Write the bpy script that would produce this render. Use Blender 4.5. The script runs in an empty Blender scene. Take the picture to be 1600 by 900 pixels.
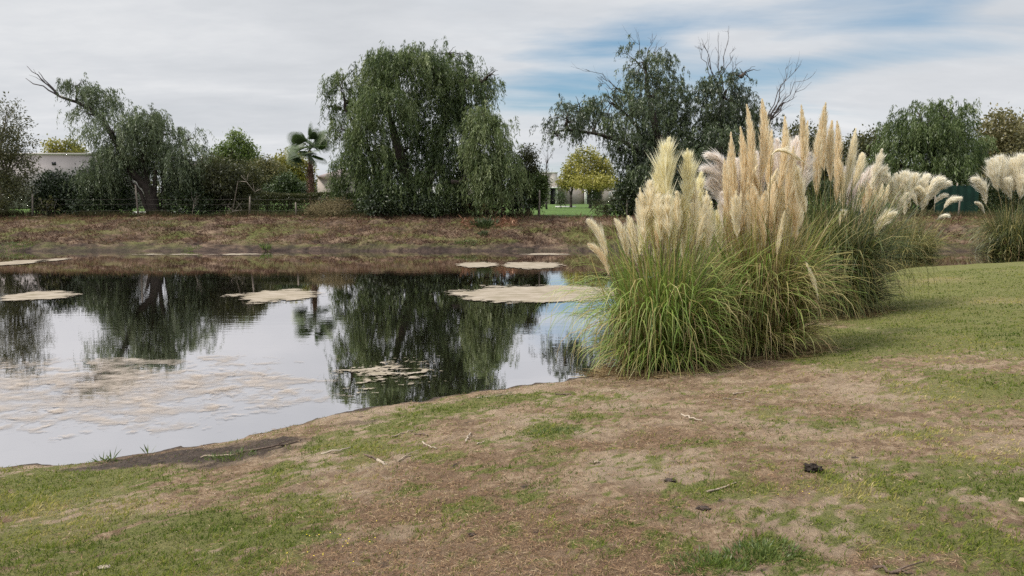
import bpy, math, random
import numpy as np
from mathutils import Vector

random.seed(7)
rng = np.random.default_rng(7)
PI = math.pi
S = bpy.context.scene
COL = S.collection

# ------------------------------------------------------------------ camera
CAM = np.array([0.0, 0.0, 1.5])
F = 1186.0
PITCH = math.atan(145.0 / F)
CP, SP = math.cos(PITCH), math.sin(PITCH)
cam_d = bpy.data.cameras.new('camera')
cam_d.sensor_width = 36.0
cam_d.lens = 36.0 * F / 1600.0
cam_d.clip_start = 0.05
cam_d.clip_end = 6000
cam = bpy.data.objects.new('camera', cam_d)
COL.objects.link(cam)
cam.location = CAM
cam.rotation_euler = (PI / 2 - PITCH, 0, 0)
S.camera = cam

# ------------------------------------------------------------------ light
SUN_ELEV, SUN_AZ = math.radians(54), math.radians(-98)   # azimuth from +Y towards +X
S.view_settings.view_transform = 'Standard'
S.view_settings.look = 'None'
S.view_settings.exposure = 0.0
S.view_settings.gamma = 1.0
S.view_settings.use_curve_mapping = False
S.cycles.use_denoising = False
S.cycles.max_bounces = 12
S.cycles.diffuse_bounces = 8
S.cycles.transparent_max_bounces = 8
S.cycles.caustics_reflective = False
S.cycles.sample_clamp_indirect = 10.0
sd = Vector((math.cos(SUN_ELEV) * math.sin(SUN_AZ), math.cos(SUN_ELEV) * math.cos(SUN_AZ), math.sin(SUN_ELEV)))
sun_d = bpy.data.lights.new('sun', 'SUN')
sun_d.energy = 4.3
sun_d.angle = math.radians(12)
sun_d.color = (1.0, 0.945, 0.86)
sun = bpy.data.objects.new('sun', sun_d)
COL.objects.link(sun)
sun.rotation_euler = sd.to_track_quat('Z', 'Y').to_euler()
sun.location = (0, 0, 30)

W = bpy.data.worlds.new('World')
S.world = W
W.use_nodes = True
W.cycles.sampling_method = 'MANUAL'
W.cycles.sample_map_resolution = 512


class NT:
    def __init__(self, nt):
        self.nt = nt
        self.n = nt.nodes
        self.l = nt.links

    def node(self, t, ins=None, **kw):
        n = self.n.new(t)
        for k, v in kw.items():
            setattr(n, k, v)
        if ins:
            for k, v in ins.items():
                self.set(n.inputs[k], v)
        return n

    def set(self, sock, v):
        if isinstance(v, bpy.types.NodeSocket):
            self.l.new(v, sock)
        elif isinstance(v, bpy.types.Node):
            self.l.new(v.outputs[0], sock)
        else:
            if hasattr(sock.default_value, '__len__') and not isinstance(v, str):
                v = tuple(v)
                if len(sock.default_value) == 4 and len(v) == 3:
                    v = v + (1.0,)
            sock.default_value = v

    def math(self, op, a, b=0.0, c=0.0, clamp=False):
        n = self.node('ShaderNodeMath', {0: a, 1: b, 2: c}, operation=op)
        n.use_clamp = clamp
        return n.outputs[0]

    def mix(self, fac, a, b, blend='MIX'):
        n = self.node('ShaderNodeMix', data_type='RGBA', blend_type=blend)
        self.set(n.inputs[0], fac)
        self.set(n.inputs[6], a)
        self.set(n.inputs[7], b)
        return n.outputs[2]

    def ramp(self, fac, stops, interp='LINEAR'):
        n = self.node('ShaderNodeValToRGB')
        cr = n.color_ramp
        cr.interpolation = interp
        while len(cr.elements) < len(stops):
            cr.elements.new(0.5)
        for e, (p, c) in zip(cr.elements, stops):
            e.position = p
            e.color = (c, c, c, 1) if isinstance(c, (int, float)) else tuple(c) + (1,)
        self.set(n.inputs[0], fac)
        return n.outputs[0]

    def noise(self, vec, scale, detail=4, rough=0.55, dist=0.0):
        n = self.node('ShaderNodeTexNoise', {'Scale': scale, 'Detail': detail, 'Roughness': rough, 'Distortion': dist})
        if vec is not None:
            self.set(n.inputs['Vector'], vec)
        return n.outputs[0]

    def maprange(self, v, a, b, c, d, smooth=False):
        n = self.node('ShaderNodeMapRange', {0: v, 1: a, 2: b, 3: c, 4: d})
        if smooth:
            n.interpolation_type = 'SMOOTHSTEP'
        return n.outputs[0]

    def mapping(self, vec, scale=(1, 1, 1), loc=(0, 0, 0), rot=(0, 0, 0)):
        return self.node('ShaderNodeMapping', {'Vector': vec, 'Scale': scale, 'Location': loc, 'Rotation': rot}).outputs[0]


def pxdir(u, v):
    d = np.array([(u - 800) / F, CP + SP * (450 - v) / F, -SP + CP * (450 - v) / F])
    return d / np.linalg.norm(d)


w = NT(W.node_tree)
for n in list(w.n):
    w.n.remove(n)
sky = w.node('ShaderNodeTexSky', sky_type='NISHITA')
sky.sun_disc = False
sky.sun_elevation = SUN_ELEV
sky.sun_rotation = SUN_AZ
sky.air_density = 1.0
sky.dust_density = 1.0
sky.ozone_density = 1.5
tc = w.node('ShaderNodeTexCoord')
vec = tc.outputs['Generated']
sep = w.node('ShaderNodeSeparateXYZ', {0: vec})
zc = w.math('ADD', w.math('MAXIMUM', sep.outputs[2], 0.0), 0.16)
cx = w.math('DIVIDE', sep.outputs[0], zc)
cy = w.math('DIVIDE', sep.outputs[1], zc)
cv = w.node('ShaderNodeCombineXYZ', {0: cx, 1: cy, 2: 0.0}).outputs[0]
m1 = w.mapping(cv, (0.55, 1.1, 1), (3.1, 1.7, 0), (0, 0, math.radians(-12)))
n1 = w.noise(m1, 1.15, 7, 0.56, 0.35)
m2 = w.mapping(cv, (0.5, 1.6, 1), (7.7, 0.3, 0), (0, 0, math.radians(10)))
n2 = w.noise(m2, 1.6, 8, 0.6, 0.6)


def bump(u, v, su, sv, amp):
    d = pxdir(u, v)
    az = math.atan2(d[0], d[1])
    el = math.asin(d[2])
    a = w.math('DIVIDE', w.math('SUBTRACT', AZ, az), su / F)
    e = w.math('DIVIDE', w.math('SUBTRACT', EL, el), sv / F)
    r = w.math('ADD', w.math('MULTIPLY', a, a), w.math('MULTIPLY', e, e))
    return w.math('MULTIPLY', w.math('POWER', 2.718, w.math('MULTIPLY', r, -1.0)), amp)


AZ = w.math('ARCTAN2', sep.outputs[0], sep.outputs[1])
EL = w.math('ARCSINE', sep.outputs[2])
base = w.math('ADD', w.math('MULTIPLY', n1, 0.55), w.math('MULTIPLY', n2, 0.45))
tot = w.math('ADD', w.math('MULTIPLY', w.math('SUBTRACT', base, 0.5), 2.4), 0.62)
for b in [(930, 95, 200, 52, -0.7), (1040, 190, 160, 30, -.3), (1150, 120, 120, 24, -.25), (1010, 45, 60, 22, -0.25), (1230, 15, 200, 22, -0.45), (1450, 28, 120, 18, -0.42), (880, 150, 170, 34, -0.5),
          (1260, 110, 130, 26, -0.4), (1420, 85, 160, 18, -0.3), (300, 60, 700, 260, 0.55), (1200, 80, 110, 13, 0.25), (830, 225, 60, 40, 0.2),
          (1500, 140, 160, 30, 0.45), (1120, 60, 70, 12, 0.5), (870, 265, 60, 20, -0.35), (1560, 15, 60, 12, 0.45)]:
    tot = w.math('ADD', tot, bump(*b))
cover = w.ramp(tot, [(0.02, 0.0), (0.3, 0.45), (0.62, 0.92), (0.95, 1.0)])
# thick layered cloud, slightly grey-lilac, brighter streaks; brighter overhead where the veiled sun is
m3 = w.mapping(cv, (0.7, 1.15, 1), (1.3, 9.1, 0), (0, 0, math.radians(-6)))
n3 = w.noise(m3, 1.3, 6, 0.5, 0.4)
n4 = w.noise(w.mapping(cv, (1.0, 1.6, 1), (2, 5, 0)), 6.0, 5, 0.6)
n3 = w.math('ADD', w.math('MULTIPLY', n3, 0.8), w.math('MULTIPLY', n4, 0.2))
cc = w.ramp(n3, [(0.32, (6.1, 6.35, 6.7)), (0.5, (7.0, 7.2, 7.5)), (0.66, (8.2, 8.3, 8.45))])
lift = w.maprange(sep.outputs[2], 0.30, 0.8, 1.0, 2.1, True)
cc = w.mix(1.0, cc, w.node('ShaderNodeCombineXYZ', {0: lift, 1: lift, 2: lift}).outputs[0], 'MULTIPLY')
skyc = w.mix(1.0, sky.outputs[0], (0.68, 1.0, 1.13), 'MULTIPLY')
skyc = w.mix(0.30, skyc, (4.5, 5.7, 6.7))
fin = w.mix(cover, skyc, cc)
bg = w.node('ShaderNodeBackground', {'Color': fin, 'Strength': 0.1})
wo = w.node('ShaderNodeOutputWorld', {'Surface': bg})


# ------------------------------------------------------------------ helpers
def at(u, v, Y):
    d = pxdir(u, v)
    return CAM + d * (Y / d[1])


def on_z(u, v, z):
    d = pxdir(u, v)
    return CAM + d * ((z - CAM[2]) / d[2])


def new_mat(name):
    m = bpy.data.materials.new(name)
    m.use_nodes = True
    t = NT(m.node_tree)
    for n in list(t.n):
        t.n.remove(n)
    out = t.node('ShaderNodeOutputMaterial')
    return m, t, out


def plain(name, col, rough=0.8, var=0.25, scale=6.0, bumpd=0.3, bscale=40.0, spec=0.3):
    m, t, out = new_mat(name)
    g = t.node('ShaderNodeTexCoord').outputs['Object']
    n = t.noise(g, scale, 6, 0.6)
    lo = tuple(c * (1 - var) for c in col)
    hi = tuple(min(1, c * (1 + var)) for c in col)
    c = t.ramp(n, [(0.3, lo), (0.7, hi)])
    bp = t.node('ShaderNodeBump', {'Strength': bumpd, 'Distance': 0.02, 'Height': t.noise(g, bscale, 5)})
    p = t.node('ShaderNodeBsdfPrincipled', {'Base Color': c, 'Roughness': rough, 'Specular IOR Level': spec, 'Normal': bp})
    t.set(out.inputs[0], p)
    return m


def leaf_mat(name, stops, trans=0.35, gloss=0.0, nscale=0.6, nvar=0.3):
    """colour from the per-leaf value 'v' through a ramp, with broad clumps of hue"""
    m, t, out = new_mat(name)
    a = t.node('ShaderNodeAttribute', attribute_name='v').outputs['Fac']
    g = t.node('ShaderNodeTexCoord').outputs['Object']
    n = t.noise(g, nscale, 3, 0.5)
    f = t.math('ADD', a, t.math('MULTIPLY', t.math('SUBTRACT', n, 0.5), nvar * 2))
    c = t.ramp(f, stops)
    d = t.node('ShaderNodeBsdfDiffuse', {'Color': c})
    tr = t.node('ShaderNodeBsdfTranslucent', {'Color': c})
    s = t.node('ShaderNodeMixShader', {0: trans, 1: d.outputs[0], 2: tr.outputs[0]}).outputs[0]
    if gloss > 0:
        gl = t.node('ShaderNodeBsdfGlossy', {'Color': (1, 1, 1), 'Roughness': 0.45})
        s = t.node('ShaderNodeMixShader', {0: gloss, 1: s, 2: gl.outputs[0]}).outputs[0]
    t.set(out.inputs[0], s)
    return m


def mk(name, V, Q=None, T=None, mat=None, parent=None, v=None, smooth=False, loc=None):
    V = np.asarray(V, dtype=np.float32).reshape(-1, 3)
    me = bpy.data.meshes.new(name)
    loops, starts = [], []
    nq = 0 if Q is None else len(Q)
    nt = 0 if T is None else len(T)
    if nq:
        loops.append(np.asarray(Q, dtype=np.int32).reshape(-1))
    if nt:
        loops.append(np.asarray(T, dtype=np.int32).reshape(-1))
    lp = np.concatenate(loops)
    st = np.concatenate([np.arange(nq) * 4, nq * 4 + np.arange(nt) * 3]).astype(np.int32)
    me.vertices.add(len(V))
    me.vertices.foreach_set('co', V.reshape(-1))
    me.loops.add(len(lp))
    me.loops.foreach_set('vertex_index', lp)
    me.polygons.add(nq + nt)
    me.polygons.foreach_set('loop_start', st)
    if smooth:
        me.polygons.foreach_set('use_smooth', np.ones(nq + nt, dtype=bool))
    me.update(calc_edges=True)
    if v is not None:
        at_ = me.attributes.new('v', 'FLOAT', 'POINT')
        at_.data.foreach_set('value', np.asarray(v, dtype=np.float32).reshape(-1))
    if mat:
        me.materials.append(mat)
    o = bpy.data.objects.new(name, me)
    COL.objects.link(o)
    if parent:
        o.parent = parent
    if loc is not None:
        o.location = loc
    return o


def tag(o, label=None, cat=None, group=None, kind=None):
    for k, x in (('label', label), ('category', cat), ('group', group), ('kind', kind)):
        if x:
            o[k] = x
    return o


def thing(name, label, cat, loc, group=None, rz=0):
    o = bpy.data.objects.new(name, None)
    o.empty_display_size = 0.3
    COL.objects.link(o)
    o.location = tuple(float(c) for c in loc)
    o.rotation_euler = (0, 0, rz)
    return tag(o, label, cat, group)


class MB:
    def __init__(self):
        self.V, self.Q, self.T, self.A, self.n = [], [], [], [], 0

    def add(self, V, Q=None, T=None, a=0.5):
        V = np.asarray(V, dtype=float).reshape(-1, 3)
        self.V.append(V)
        if Q is not None and len(Q):
            self.Q.append(np.asarray(Q) + self.n)
        if T is not None and len(T):
            self.T.append(np.asarray(T) + self.n)
        self.A.append(np.broadcast_to(np.asarray(a, dtype=float), (len(V),)))
        self.n += len(V)

    def box(self, x0, x1, y0, y1, z0, z1):
        V = [(x, y, z) for z in (z0, z1) for y in (y0, y1) for x in (x0, x1)]
        self.add(V, [(0, 2, 3, 1), (4, 5, 7, 6), (0, 1, 5, 4), (2, 6, 7, 3), (0, 4, 6, 2), (1, 3, 7, 5)])

    def tube(self, P, R, k=6, a=0.5, rough=0.0):
        P = np.asarray(P, dtype=float)
        m = len(P)
        R = np.broadcast_to(np.asarray(R, dtype=float), (m,))
        tan = np.gradient(P, axis=0)
        tan /= np.linalg.norm(tan, axis=1)[:, None] + 1e-9
        ref = np.array([0.13, 0.99, 0.05]) if abs(tan[0][1]) < 0.9 else np.array([1.0, 0, 0])
        s1 = np.cross(tan, ref)
        s1 /= np.linalg.norm(s1, axis=1)[:, None] + 1e-9
        s2 = np.cross(tan, s1)
        an = np.arange(k) * 2 * PI / k
        rr = R[:, None] * (1 + rough * (rng.random((m, k)) - 0.5))
        V = P[:, None, :] + rr[:, :, None] * (np.cos(an)[None, :, None] * s1[:, None, :] + np.sin(an)[None, :, None] * s2[:, None, :])
        V = V.reshape(-1, 3)
        V = np.vstack([V, P[0], P[-1]])
        q, t = [], []
        for i in range(m - 1):
            for j in range(k):
                q.append((i * k + j, i * k + (j + 1) % k, (i + 1) * k + (j + 1) % k, (i + 1) * k + j))
        for j in range(k):
            t.append((m * k, (j + 1) % k, j))
            t.append((m * k + 1, (m - 1) * k + j, (m - 1) * k + (j + 1) % k))
        self.add(V, q, t, a)

    def build(self, name, mat, parent=None, loc=None, smooth=False):
        V = np.vstack(self.V)
        if loc is not None:
            V = V - np.asarray(loc, dtype=float)
        Q = np.vstack(self.Q) if self.Q else None
        T = np.vstack(self.T) if self.T else None
        return mk(name, V, Q, T, mat, parent, np.concatenate(self.A), smooth, None if parent else loc)


def unit(a):
    return a / (np.linalg.norm(a, axis=-1, keepdims=True) + 1e-9)


def rdir(n):
    return unit(rng.normal(size=(n, 3)))


def wob(P, s, seed=0.0):
    """cheap smooth 3-D noise, about -1..1"""
    x, y, z = P[..., 0] * s, P[..., 1] * s, P[..., 2] * s
    return (np.sin(1.7 * x + 0.9 * y + 2.3 * z + seed) + np.sin(-1.1 * x + 2.1 * y + 1.3 * z + 1.7 + seed * 2.1)
            + np.sin(2.9 * x - 1.9 * y + 0.7 * z + 4.2 + seed * 0.7) + np.sin(0.6 * x + 3.1 * y - 2.7 * z + 2.9 + seed * 1.3)) / 2.6


def fbm(x, y, s, seed=0.0, octv=4):
    v = 0
    a = 1.0
    P = np.stack([x, y, np.zeros_like(x)], -1)
    for i in range(octv):
        c, sn = math.cos(1.1 * i + seed), math.sin(1.1 * i + seed)
        P2 = np.stack([P[..., 0] * c - P[..., 1] * sn, P[..., 0] * sn + P[..., 1] * c, P[..., 2] + 5.3 * i], -1)
        v = v + a * wob(P2 + 0.35 * wob(P2, s * 1.7, seed)[..., None], s, seed + i * 3.3)
        a *= 0.55
        s *= 2.13
    return v / 1.9


def leaf_quads(P, D, Sd, L, Wd, a):
    """rhombus leaves from base points P along D with side Sd"""
    n = len(P)
    L = np.broadcast_to(L, (n,))[:, None]
    Wd = np.broadcast_to(Wd, (n,))[:, None]
    nrm = np.cross(D, Sd)
    b = P
    tip = P + D * L
    mid = P + D * L * 0.45
    l = mid + Sd * Wd * 0.5 + nrm * Wd * 0.12
    r = mid - Sd * Wd * 0.5 + nrm * Wd * 0.12
    V = np.stack([b, l, tip, r], 1).reshape(-1, 3)
    Q = np.arange(n * 4).reshape(-1, 4)
    return V, Q, np.repeat(np.broadcast_to(a, (n,)), 4)


# ------------------------------------------------------------------ terrain
WZ = -0.92
sp = [on_z(u, v, WZ) for u, v in [(0, 738), (150, 727), (300, 704), (400, 682), (500, 657), (600, 641), (700, 624), (800, 610), (900, 597), (960, 578)]]
SHX = [-80, -30, -14, -9] + [p[0] for p in sp] + [2.9, 4.5, 6.9, 9.5, 12.5, 17, 26, 80]
SHY = [2.6, 4.0, 5.2, 5.9] + [p[1] for p in sp] + [11.6, 13.4, 16.8, 21.0, 24.4, 26.2, 27.2, 27.6]
SHX, SHY = np.array(SHX, float), np.array(SHY, float)


def shore_d(x, y):
    x = np.asarray(x, float)
    y = np.asarray(y, float)
    best = np.full(x.shape, 1e9)
    for i in range(len(SHX) - 1):
        ax, ay, bx, by = SHX[i], SHY[i], SHX[i + 1], SHY[i + 1]
        dx, dy = bx - ax, by - ay
        t = np.clip(((x - ax) * dx + (y - ay) * dy) / (dx * dx + dy * dy), 0, 1)
        best = np.minimum(best, np.hypot(x - ax - t * dx, y - ay - t * dy))
    return np.where(y < np.interp(x, SHX, SHY), best, -best)


PD = [-4, -1, 0, 0.12, 0.6, 1.4, 3.0, 5.0, 7.0, 9.0, 14, 60]
PZ = [-1.8, -1.25, -0.92, -0.84, -0.76, -0.66, -0.44, -0.21, -0.05, 0.02, 0.05, 0.2]


def terrain(x, y):
    x = np.asarray(x, float)
    y = np.asarray(y, float)
    d = shore_d(x, y) + 0.12 * fbm(x, y, 1.6, 2.0, 3)
    near = np.interp(d, PD, PZ)
    yb = y + 0.25 * fbm(x, y * 0.3, 0.35, 5.0, 3)
    far = np.interp(yb, [25, 30.5, 32.9, 33.2, 34.4, 36.3, 37.7, 60, 105, 400, 3000], [-2.0, -1.4, -0.94, -0.80, -0.45, 0.22, 0.42, 0.40, 0.32, 0.5, 4])
    z = np.maximum(near, far)
    land = np.clip(d / 0.6, 0, 1) * (y < 30)
    z = z + land * (0.022 * fbm(x, y, 2.6, 1.0, 3) + 0.013 * fbm(x, y, 9.0, 4.0, 3))
    fb = ((y > 32.9) & (y < 37.6))
    z = z + fb * (0.10 * fbm(x, y, 1.5, 8.0, 4) + 0.08 * fbm(x, y, 4.0, 18.0, 3))
    return z


def gz(x, y):
    return float(terrain(np.array([x]), np.array([y]))[0])


def on_ground(u, v):
    d = pxdir(u, v)
    ts = np.linspace(1.5, 60, 4000)
    P = CAM + d * ts[:, None]
    below = P[:, 2] < terrain(P[:, 0], P[:, 1])
    i = int(np.argmax(below)) if below.any() else len(ts) - 1
    return P[i]


# patches measured on the photograph, kept as places on the ground: (u, v, half width, half height, amount)
GR = [(60, 765, 190, 34, 1.0), (120, 745, 100, 10, .9), (640, 700, 60, 10, .4), (1000, 640, 40, 8, .35), (770, 690, 60, 8, .35), (990, 820, 60, 12, .35), (1200, 640, 80, 8, .35), (1170, 800, 60, 14, .45), (240, 770, 120, 22, .4), (80, 850, 150, 60, .75), (300, 830, 150, 36, .9), (420, 850, 110, 40, .8), (200, 890, 200, 30, .8), (470, 800, 80, 26, .6),
      (420, 745, 60, 20, .6), (350, 715, 30, 8, .7), (560, 700, 70, 20, .6), (620, 665, 60, 16, .8), (710, 640, 90, 9, .8), (800, 622, 90, 7, .8), (520, 690, 50, 20, .55),
      (860, 675, 45, 14, .9), (905, 650, 40, 9, .6), (690, 712, 40, 10, .7), (760, 735, 40, 10, .5), (820, 775, 40, 14, .5), (735, 795, 40, 14, .7), (660, 765, 30, 12, .5),
      (1290, 560, 60, 20, .8), (1340, 530, 90, 30, .9), (1450, 470, 160, 60, 1.0), (1560, 520, 130, 80, 1.0), (1570, 610, 110, 40, .8), (1470, 610, 70, 22, .6), (1440, 680, 60, 12, .5),
      (1500, 740, 160, 34, .85), (1590, 760, 70, 50, 1.0), (1380, 760, 110, 36, .7), (1420, 830, 130, 50, .7), (1560, 860, 110, 60, .7), (1120, 765, 90, 16, .75), (1040, 790, 50, 20, .4),
      (1190, 862, 40, 18, .95), (1110, 880, 60, 18, .85), (950, 855, 50, 18, .6), (1050, 850, 60, 14, .5), (1260, 880, 60, 20, .6), (1210, 605, 40, 8, .4), (1130, 690, 60, 10, .35),
      (1300, 810, 90, 22, .5), (990, 730, 50, 10, .3), (930, 620, 50, 6, .5), (1550, 420, 200, 30, 1.0), (1280, 660, 60, 12, .4), (870, 720, 60, 12, .3), (1440, 420, 100, 20, 1)]
DRY = [(1480, 560, 50, 10, .8), (1575, 470, 40, 8, .7), (1400, 600, 60, 8, .6), (1540, 630, 60, 12, .7), (1450, 440, 50, 5, .6), (1350, 590, 60, 8, .6), (230, 790, 110, 16, .9), (130, 830, 70, 18, .5), (1300, 620, 200, 26, .5), (1400, 700, 200, 30, .7), (1540, 690, 120, 30, .8), (560, 740, 60, 16, .6), (1250, 590, 120, 18, .6),
       (380, 790, 60, 14, .5), (700, 690, 90, 26, .3), (1300, 780, 110, 24, .5), (480, 870, 60, 20, .5), (1420, 870, 90, 22, .4), (1500, 560, 90, 18, .35), (60, 800, 60, 14, .5)]
LIT = [(820, 830, 230, 50, 1.0), (640, 780, 140, 40, .8), (600, 880, 200, 40, 1.0), (760, 890, 260, 30, 1.), (1000, 870, 120, 40, .7), (700, 730, 120, 30, .5), (1060, 690, 120, 26, .55),
       (1180, 760, 120, 16, .6), (900, 700, 120, 24, .4), (1130, 620, 90, 12, .5), (560, 720, 60, 14, .5), (1250, 730, 90, 14, .5), (1290, 640, 110, 12, .5), (1380, 880, 90, 20, .5)]
MUD = [(300, 712, 140, 12, 1.0), (180, 728, 100, 5, .8), (430, 688, 60, 7, .7), (340, 728, 50, 8, .5), (560, 660, 60, 4, .4)]


def blobs(L):
    out = []
    for (u, v, du, dv, am) in L:
        p = on_ground(u, v)
        rx = max(0.12, du * p[1] / F)
        pu, pl = on_ground(u, max(v - dv, 400)), on_ground(u, v + dv)
        ry = max(0.14, (pu[1] - pl[1]) / 2 * 1.05)
        out.append((p[0], p[1], rx, min(ry, 6.0), am))
    return out


GRB, DRB, LTB, MDB = blobs(GR), blobs(DRY), blobs(LIT), blobs(MUD)


def field(x, y, B):
    f = np.zeros_like(x)
    for (bx, by, rx, ry, am) in B:
        r = ((x - bx) / rx) ** 2 + ((y - by) / ry) ** 2
        f = np.maximum(f, am * np.exp(-(r ** 1.3) * 0.8))
    return f


def masks(x, y):
    d = shore_d(x, y)
    n1_ = fbm(x, y, 1.3, 11.0, 4)
    n2_ = fbm(x, y, 5.0, 3.0, 4)
    n3_ = fbm(x, y, 11.0, 7.0, 2)
    n4_ = fbm(x, y, 23.0, 9.0, 2)
    near_ = np.clip((14 - y) / 6, 0.25, 1)
    g = field(x, y, GRB)
    g = np.where((y > 19) & (x > 4), 1.0, g)
    off = ((np.abs(x) > 0.70 * y + 0.5) | (y < 2.6))
    g = np.where(off, np.maximum(g, 0.6 + 0.3 * n1_), g)
    g = g * .78 + 0.20 * n1_ + near_ * (0.42 * n2_ + 0.40 * n3_ + 0.34 * n4_) + 0.165 + .2 * (y > 14)
    g = np.clip((g - 0.16) / 0.66, 0, 1)
    dr = np.clip(field(x, y, DRB) + 0.35 * n1_ + 0.25 * fbm(x, y, 2.7, 21.0, 3) + 0.02, 0, 1)
    lt = field(x, y, LTB) * .75 + 0.30 * fbm(x, y, 6.5, 13.0, 3) + 0.34 * fbm(x, y, 2.4, 31.0, 3) + 0.22 * n3_ + .02
    lt = np.clip((lt - .18) / .34, 0, 1)
    md = np.clip(field(x, y, MDB) * 1.3 + 0.25 * n2_ - 0.05, 0, 1)
    md = np.maximum(md, np.clip(1.0 - (d - 0.1) / 0.18, 0, 1) * (y < 30))
    md = np.maximum(md, 0.85 * np.clip((fbm(x, y, 4.3, 41.0, 4) + .35 * n3_ + .3 * n4_ - 0.66) * 3, 0, 1) * (1 - g))
    g = g * (1 - np.clip(md * 1.2 - 0.2, 0, 1))
    return g, dr, lt, md


def axis(segs):
    out = []
    for (a, b, st) in segs:
        out.append(np.arange(a, b, st))
    return np.concatenate(out)


gx = axis([(-3000, -300, 300), (-300, -60, 30), (-60, -24, 2.0), (-24, -9, 0.28), (-9, 11, 0.055), (11, 30, 0.25), (30, 60, 2.0), (60, 300, 30), (300, 3001, 300)])
gy = axis([(-300, -20, 40), (-20, 1, 2.0), (1, 2.4, 0.2), (2.4, 13.5, 0.055), (13.5, 33.2, 0.16), (33.2, 38.2, 0.08), (38.2, 60, 1.0), (60, 130, 6), (130, 400, 30), (400, 3001, 300)])
X, Y = np.meshgrid(gx, gy)
Z = terrain(X, Y)
nx, ny = len(gx), len(gy)
idx = np.arange(nx * ny).reshape(ny, nx)
Q = np.stack([idx[:-1, :-1], idx[:-1, 1:], idx[1:, 1:], idx[1:, :-1]], -1).reshape(-1, 4)
g_, dr_, lt_, md_ = masks(X, Y)
bank = np.clip((Y - 29) * 2, 0, 1)
lawn = np.clip((Y - 37.5) / 0.5 + 0.4 * fbm(X, Y, 1.2, 3.0, 2), 0, 1)

# ground material
GM, t, out = new_mat('ground_soil_and_turf')
geo = t.node('ShaderNodeNewGeometry')
pos = geo.outputs['Position']
ma = t.node('ShaderNodeAttribute', attribute_name='mask_a')
mb_ = t.node('ShaderNodeAttribute', attribute_name='mask_b')
sa = t.node('ShaderNodeSeparateColor', {0: ma.outputs['Color']})
sb = t.node('ShaderNodeSeparateColor', {0: mb_.outputs['Color']})
nf = t.noise(pos, 26.0, 8, 0.7)
nm = t.noise(pos, 4.5, 7, 0.62)
nl = t.noise(pos, 1.1, 5, 0.6)
nff = t.noise(pos, 120.0, 4, 0.7)
dirt = t.ramp(nf, [(0.28, (.10, .062, .036)), (0.42, (.225, .150, .092)), (0.55, (.35, .250, .162)), (0.78, (.50, .395, .28))])
dirt = t.mix(t.ramp(nm, [(0.47, 0.0), (0.57, 0.7)]), dirt, (.15, .095, .058))
dirt = t.mix(t.ramp(nl, [(0.46, 0.0), (0.60, 0.6)]), dirt, (.43, .335, .24))
litc = t.ramp(nff, [(0.3, (.06, .034, .02)), (0.5, (.18, .108, .062)), (0.7, (.36, .25, .15))])
dirt = t.mix(t.math('MULTIPLY', sa.outputs[2], t.ramp(nf, [(0.35, 0.2), (0.55, 0.95)])), dirt, litc)
grc = t.ramp(nff, [(0.3, (.05, .06, .015)), (0.5, (.14, .155, .04)), (0.72, (.27, .265, .08))])
stc = t.ramp(nff, [(0.3, (.14, .105, .05)), (0.5, (.28, .22, .115)), (0.72, (.42, .35, .2))])
gsx = t.mix(t.math('MULTIPLY', sa.outputs[1], 0.75), grc, stc)
c = t.mix(t.ramp(t.math('ADD', sa.outputs[0], t.math('MULTIPLY', t.math('SUBTRACT', nf, 0.5), 1.0)), [(0.25, 0.0), (0.6, 0.9)]), dirt, gsx)
mudc = t.ramp(nf, [(0.3, (.022, .015, .011)), (0.5, (.055, .038, .028)), (0.75, (.13, .095, .07))])
mmf = t.node('ShaderNodeAttribute', attribute_name='mask_m').outputs['Fac']
c = t.mix(t.ramp(mmf, [(0.2, 0.0), (0.7, 0.95)]), c, mudc)
# far bank
bn = t.noise(t.mapping(pos, (1, 1, 2.5)), 1.4, 8, 0.68)
bn2 = t.noise(t.mapping(pos, (0.5, 1, 2)), 0.8, 4, 0.6)
bc = t.ramp(bn, [(0.3, (.034, .023, .017)), (0.45, (.10, .067, .047)), (0.58, (.19, .130, .088)), (0.75, (.32, .24, .165))])
bc = t.mix(t.ramp(bn2, [(0.46, 0.0), (0.60, 0.85)]), bc, (.115, .125, .036))
zz = t.node('ShaderNodeSeparateXYZ', {0: pos}).outputs[2]
wet = t.maprange(t.math('ADD', zz, t.math('MULTIPLY', t.math('SUBTRACT', bn, 0.5), 0.9)), -0.88, -0.52, 0.85, 0.0)
bc = t.mix(wet, bc, t.ramp(bn, [(0.35, (.028, .020, .018)), (0.7, (.075, .054, .046))]))
c = t.mix(sb.outputs[0], c, bc)
lc = t.ramp(t.noise(pos, 3.0, 6, 0.7), [(0.3, (.05, .09, .02)), (0.6, (.10, .165, .04)), (0.8, (.16, .2, .07))])
c = t.mix(sb.outputs[1], c, lc)
hgt = t.math('ADD', t.math('MULTIPLY', nf, 1.0), t.math('MULTIPLY', nff, 0.4))
hgt = t.math('ADD', hgt, t.math('MULTIPLY', t.noise(pos, 9.0, 5, 0.6), 1.6))
bp = t.node('ShaderNodeBump', {'Strength': 1.0, 'Distance': 0.045, 'Height': hgt})
p = t.node('ShaderNodeBsdfPrincipled', {'Base Color': c, 'Roughness': t.maprange(mmf, 0.3, 0.9, 0.95, 0.6), 'Specular IOR Level': 0.2, 'Normal': bp})
t.set(out.inputs[0], p)

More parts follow.
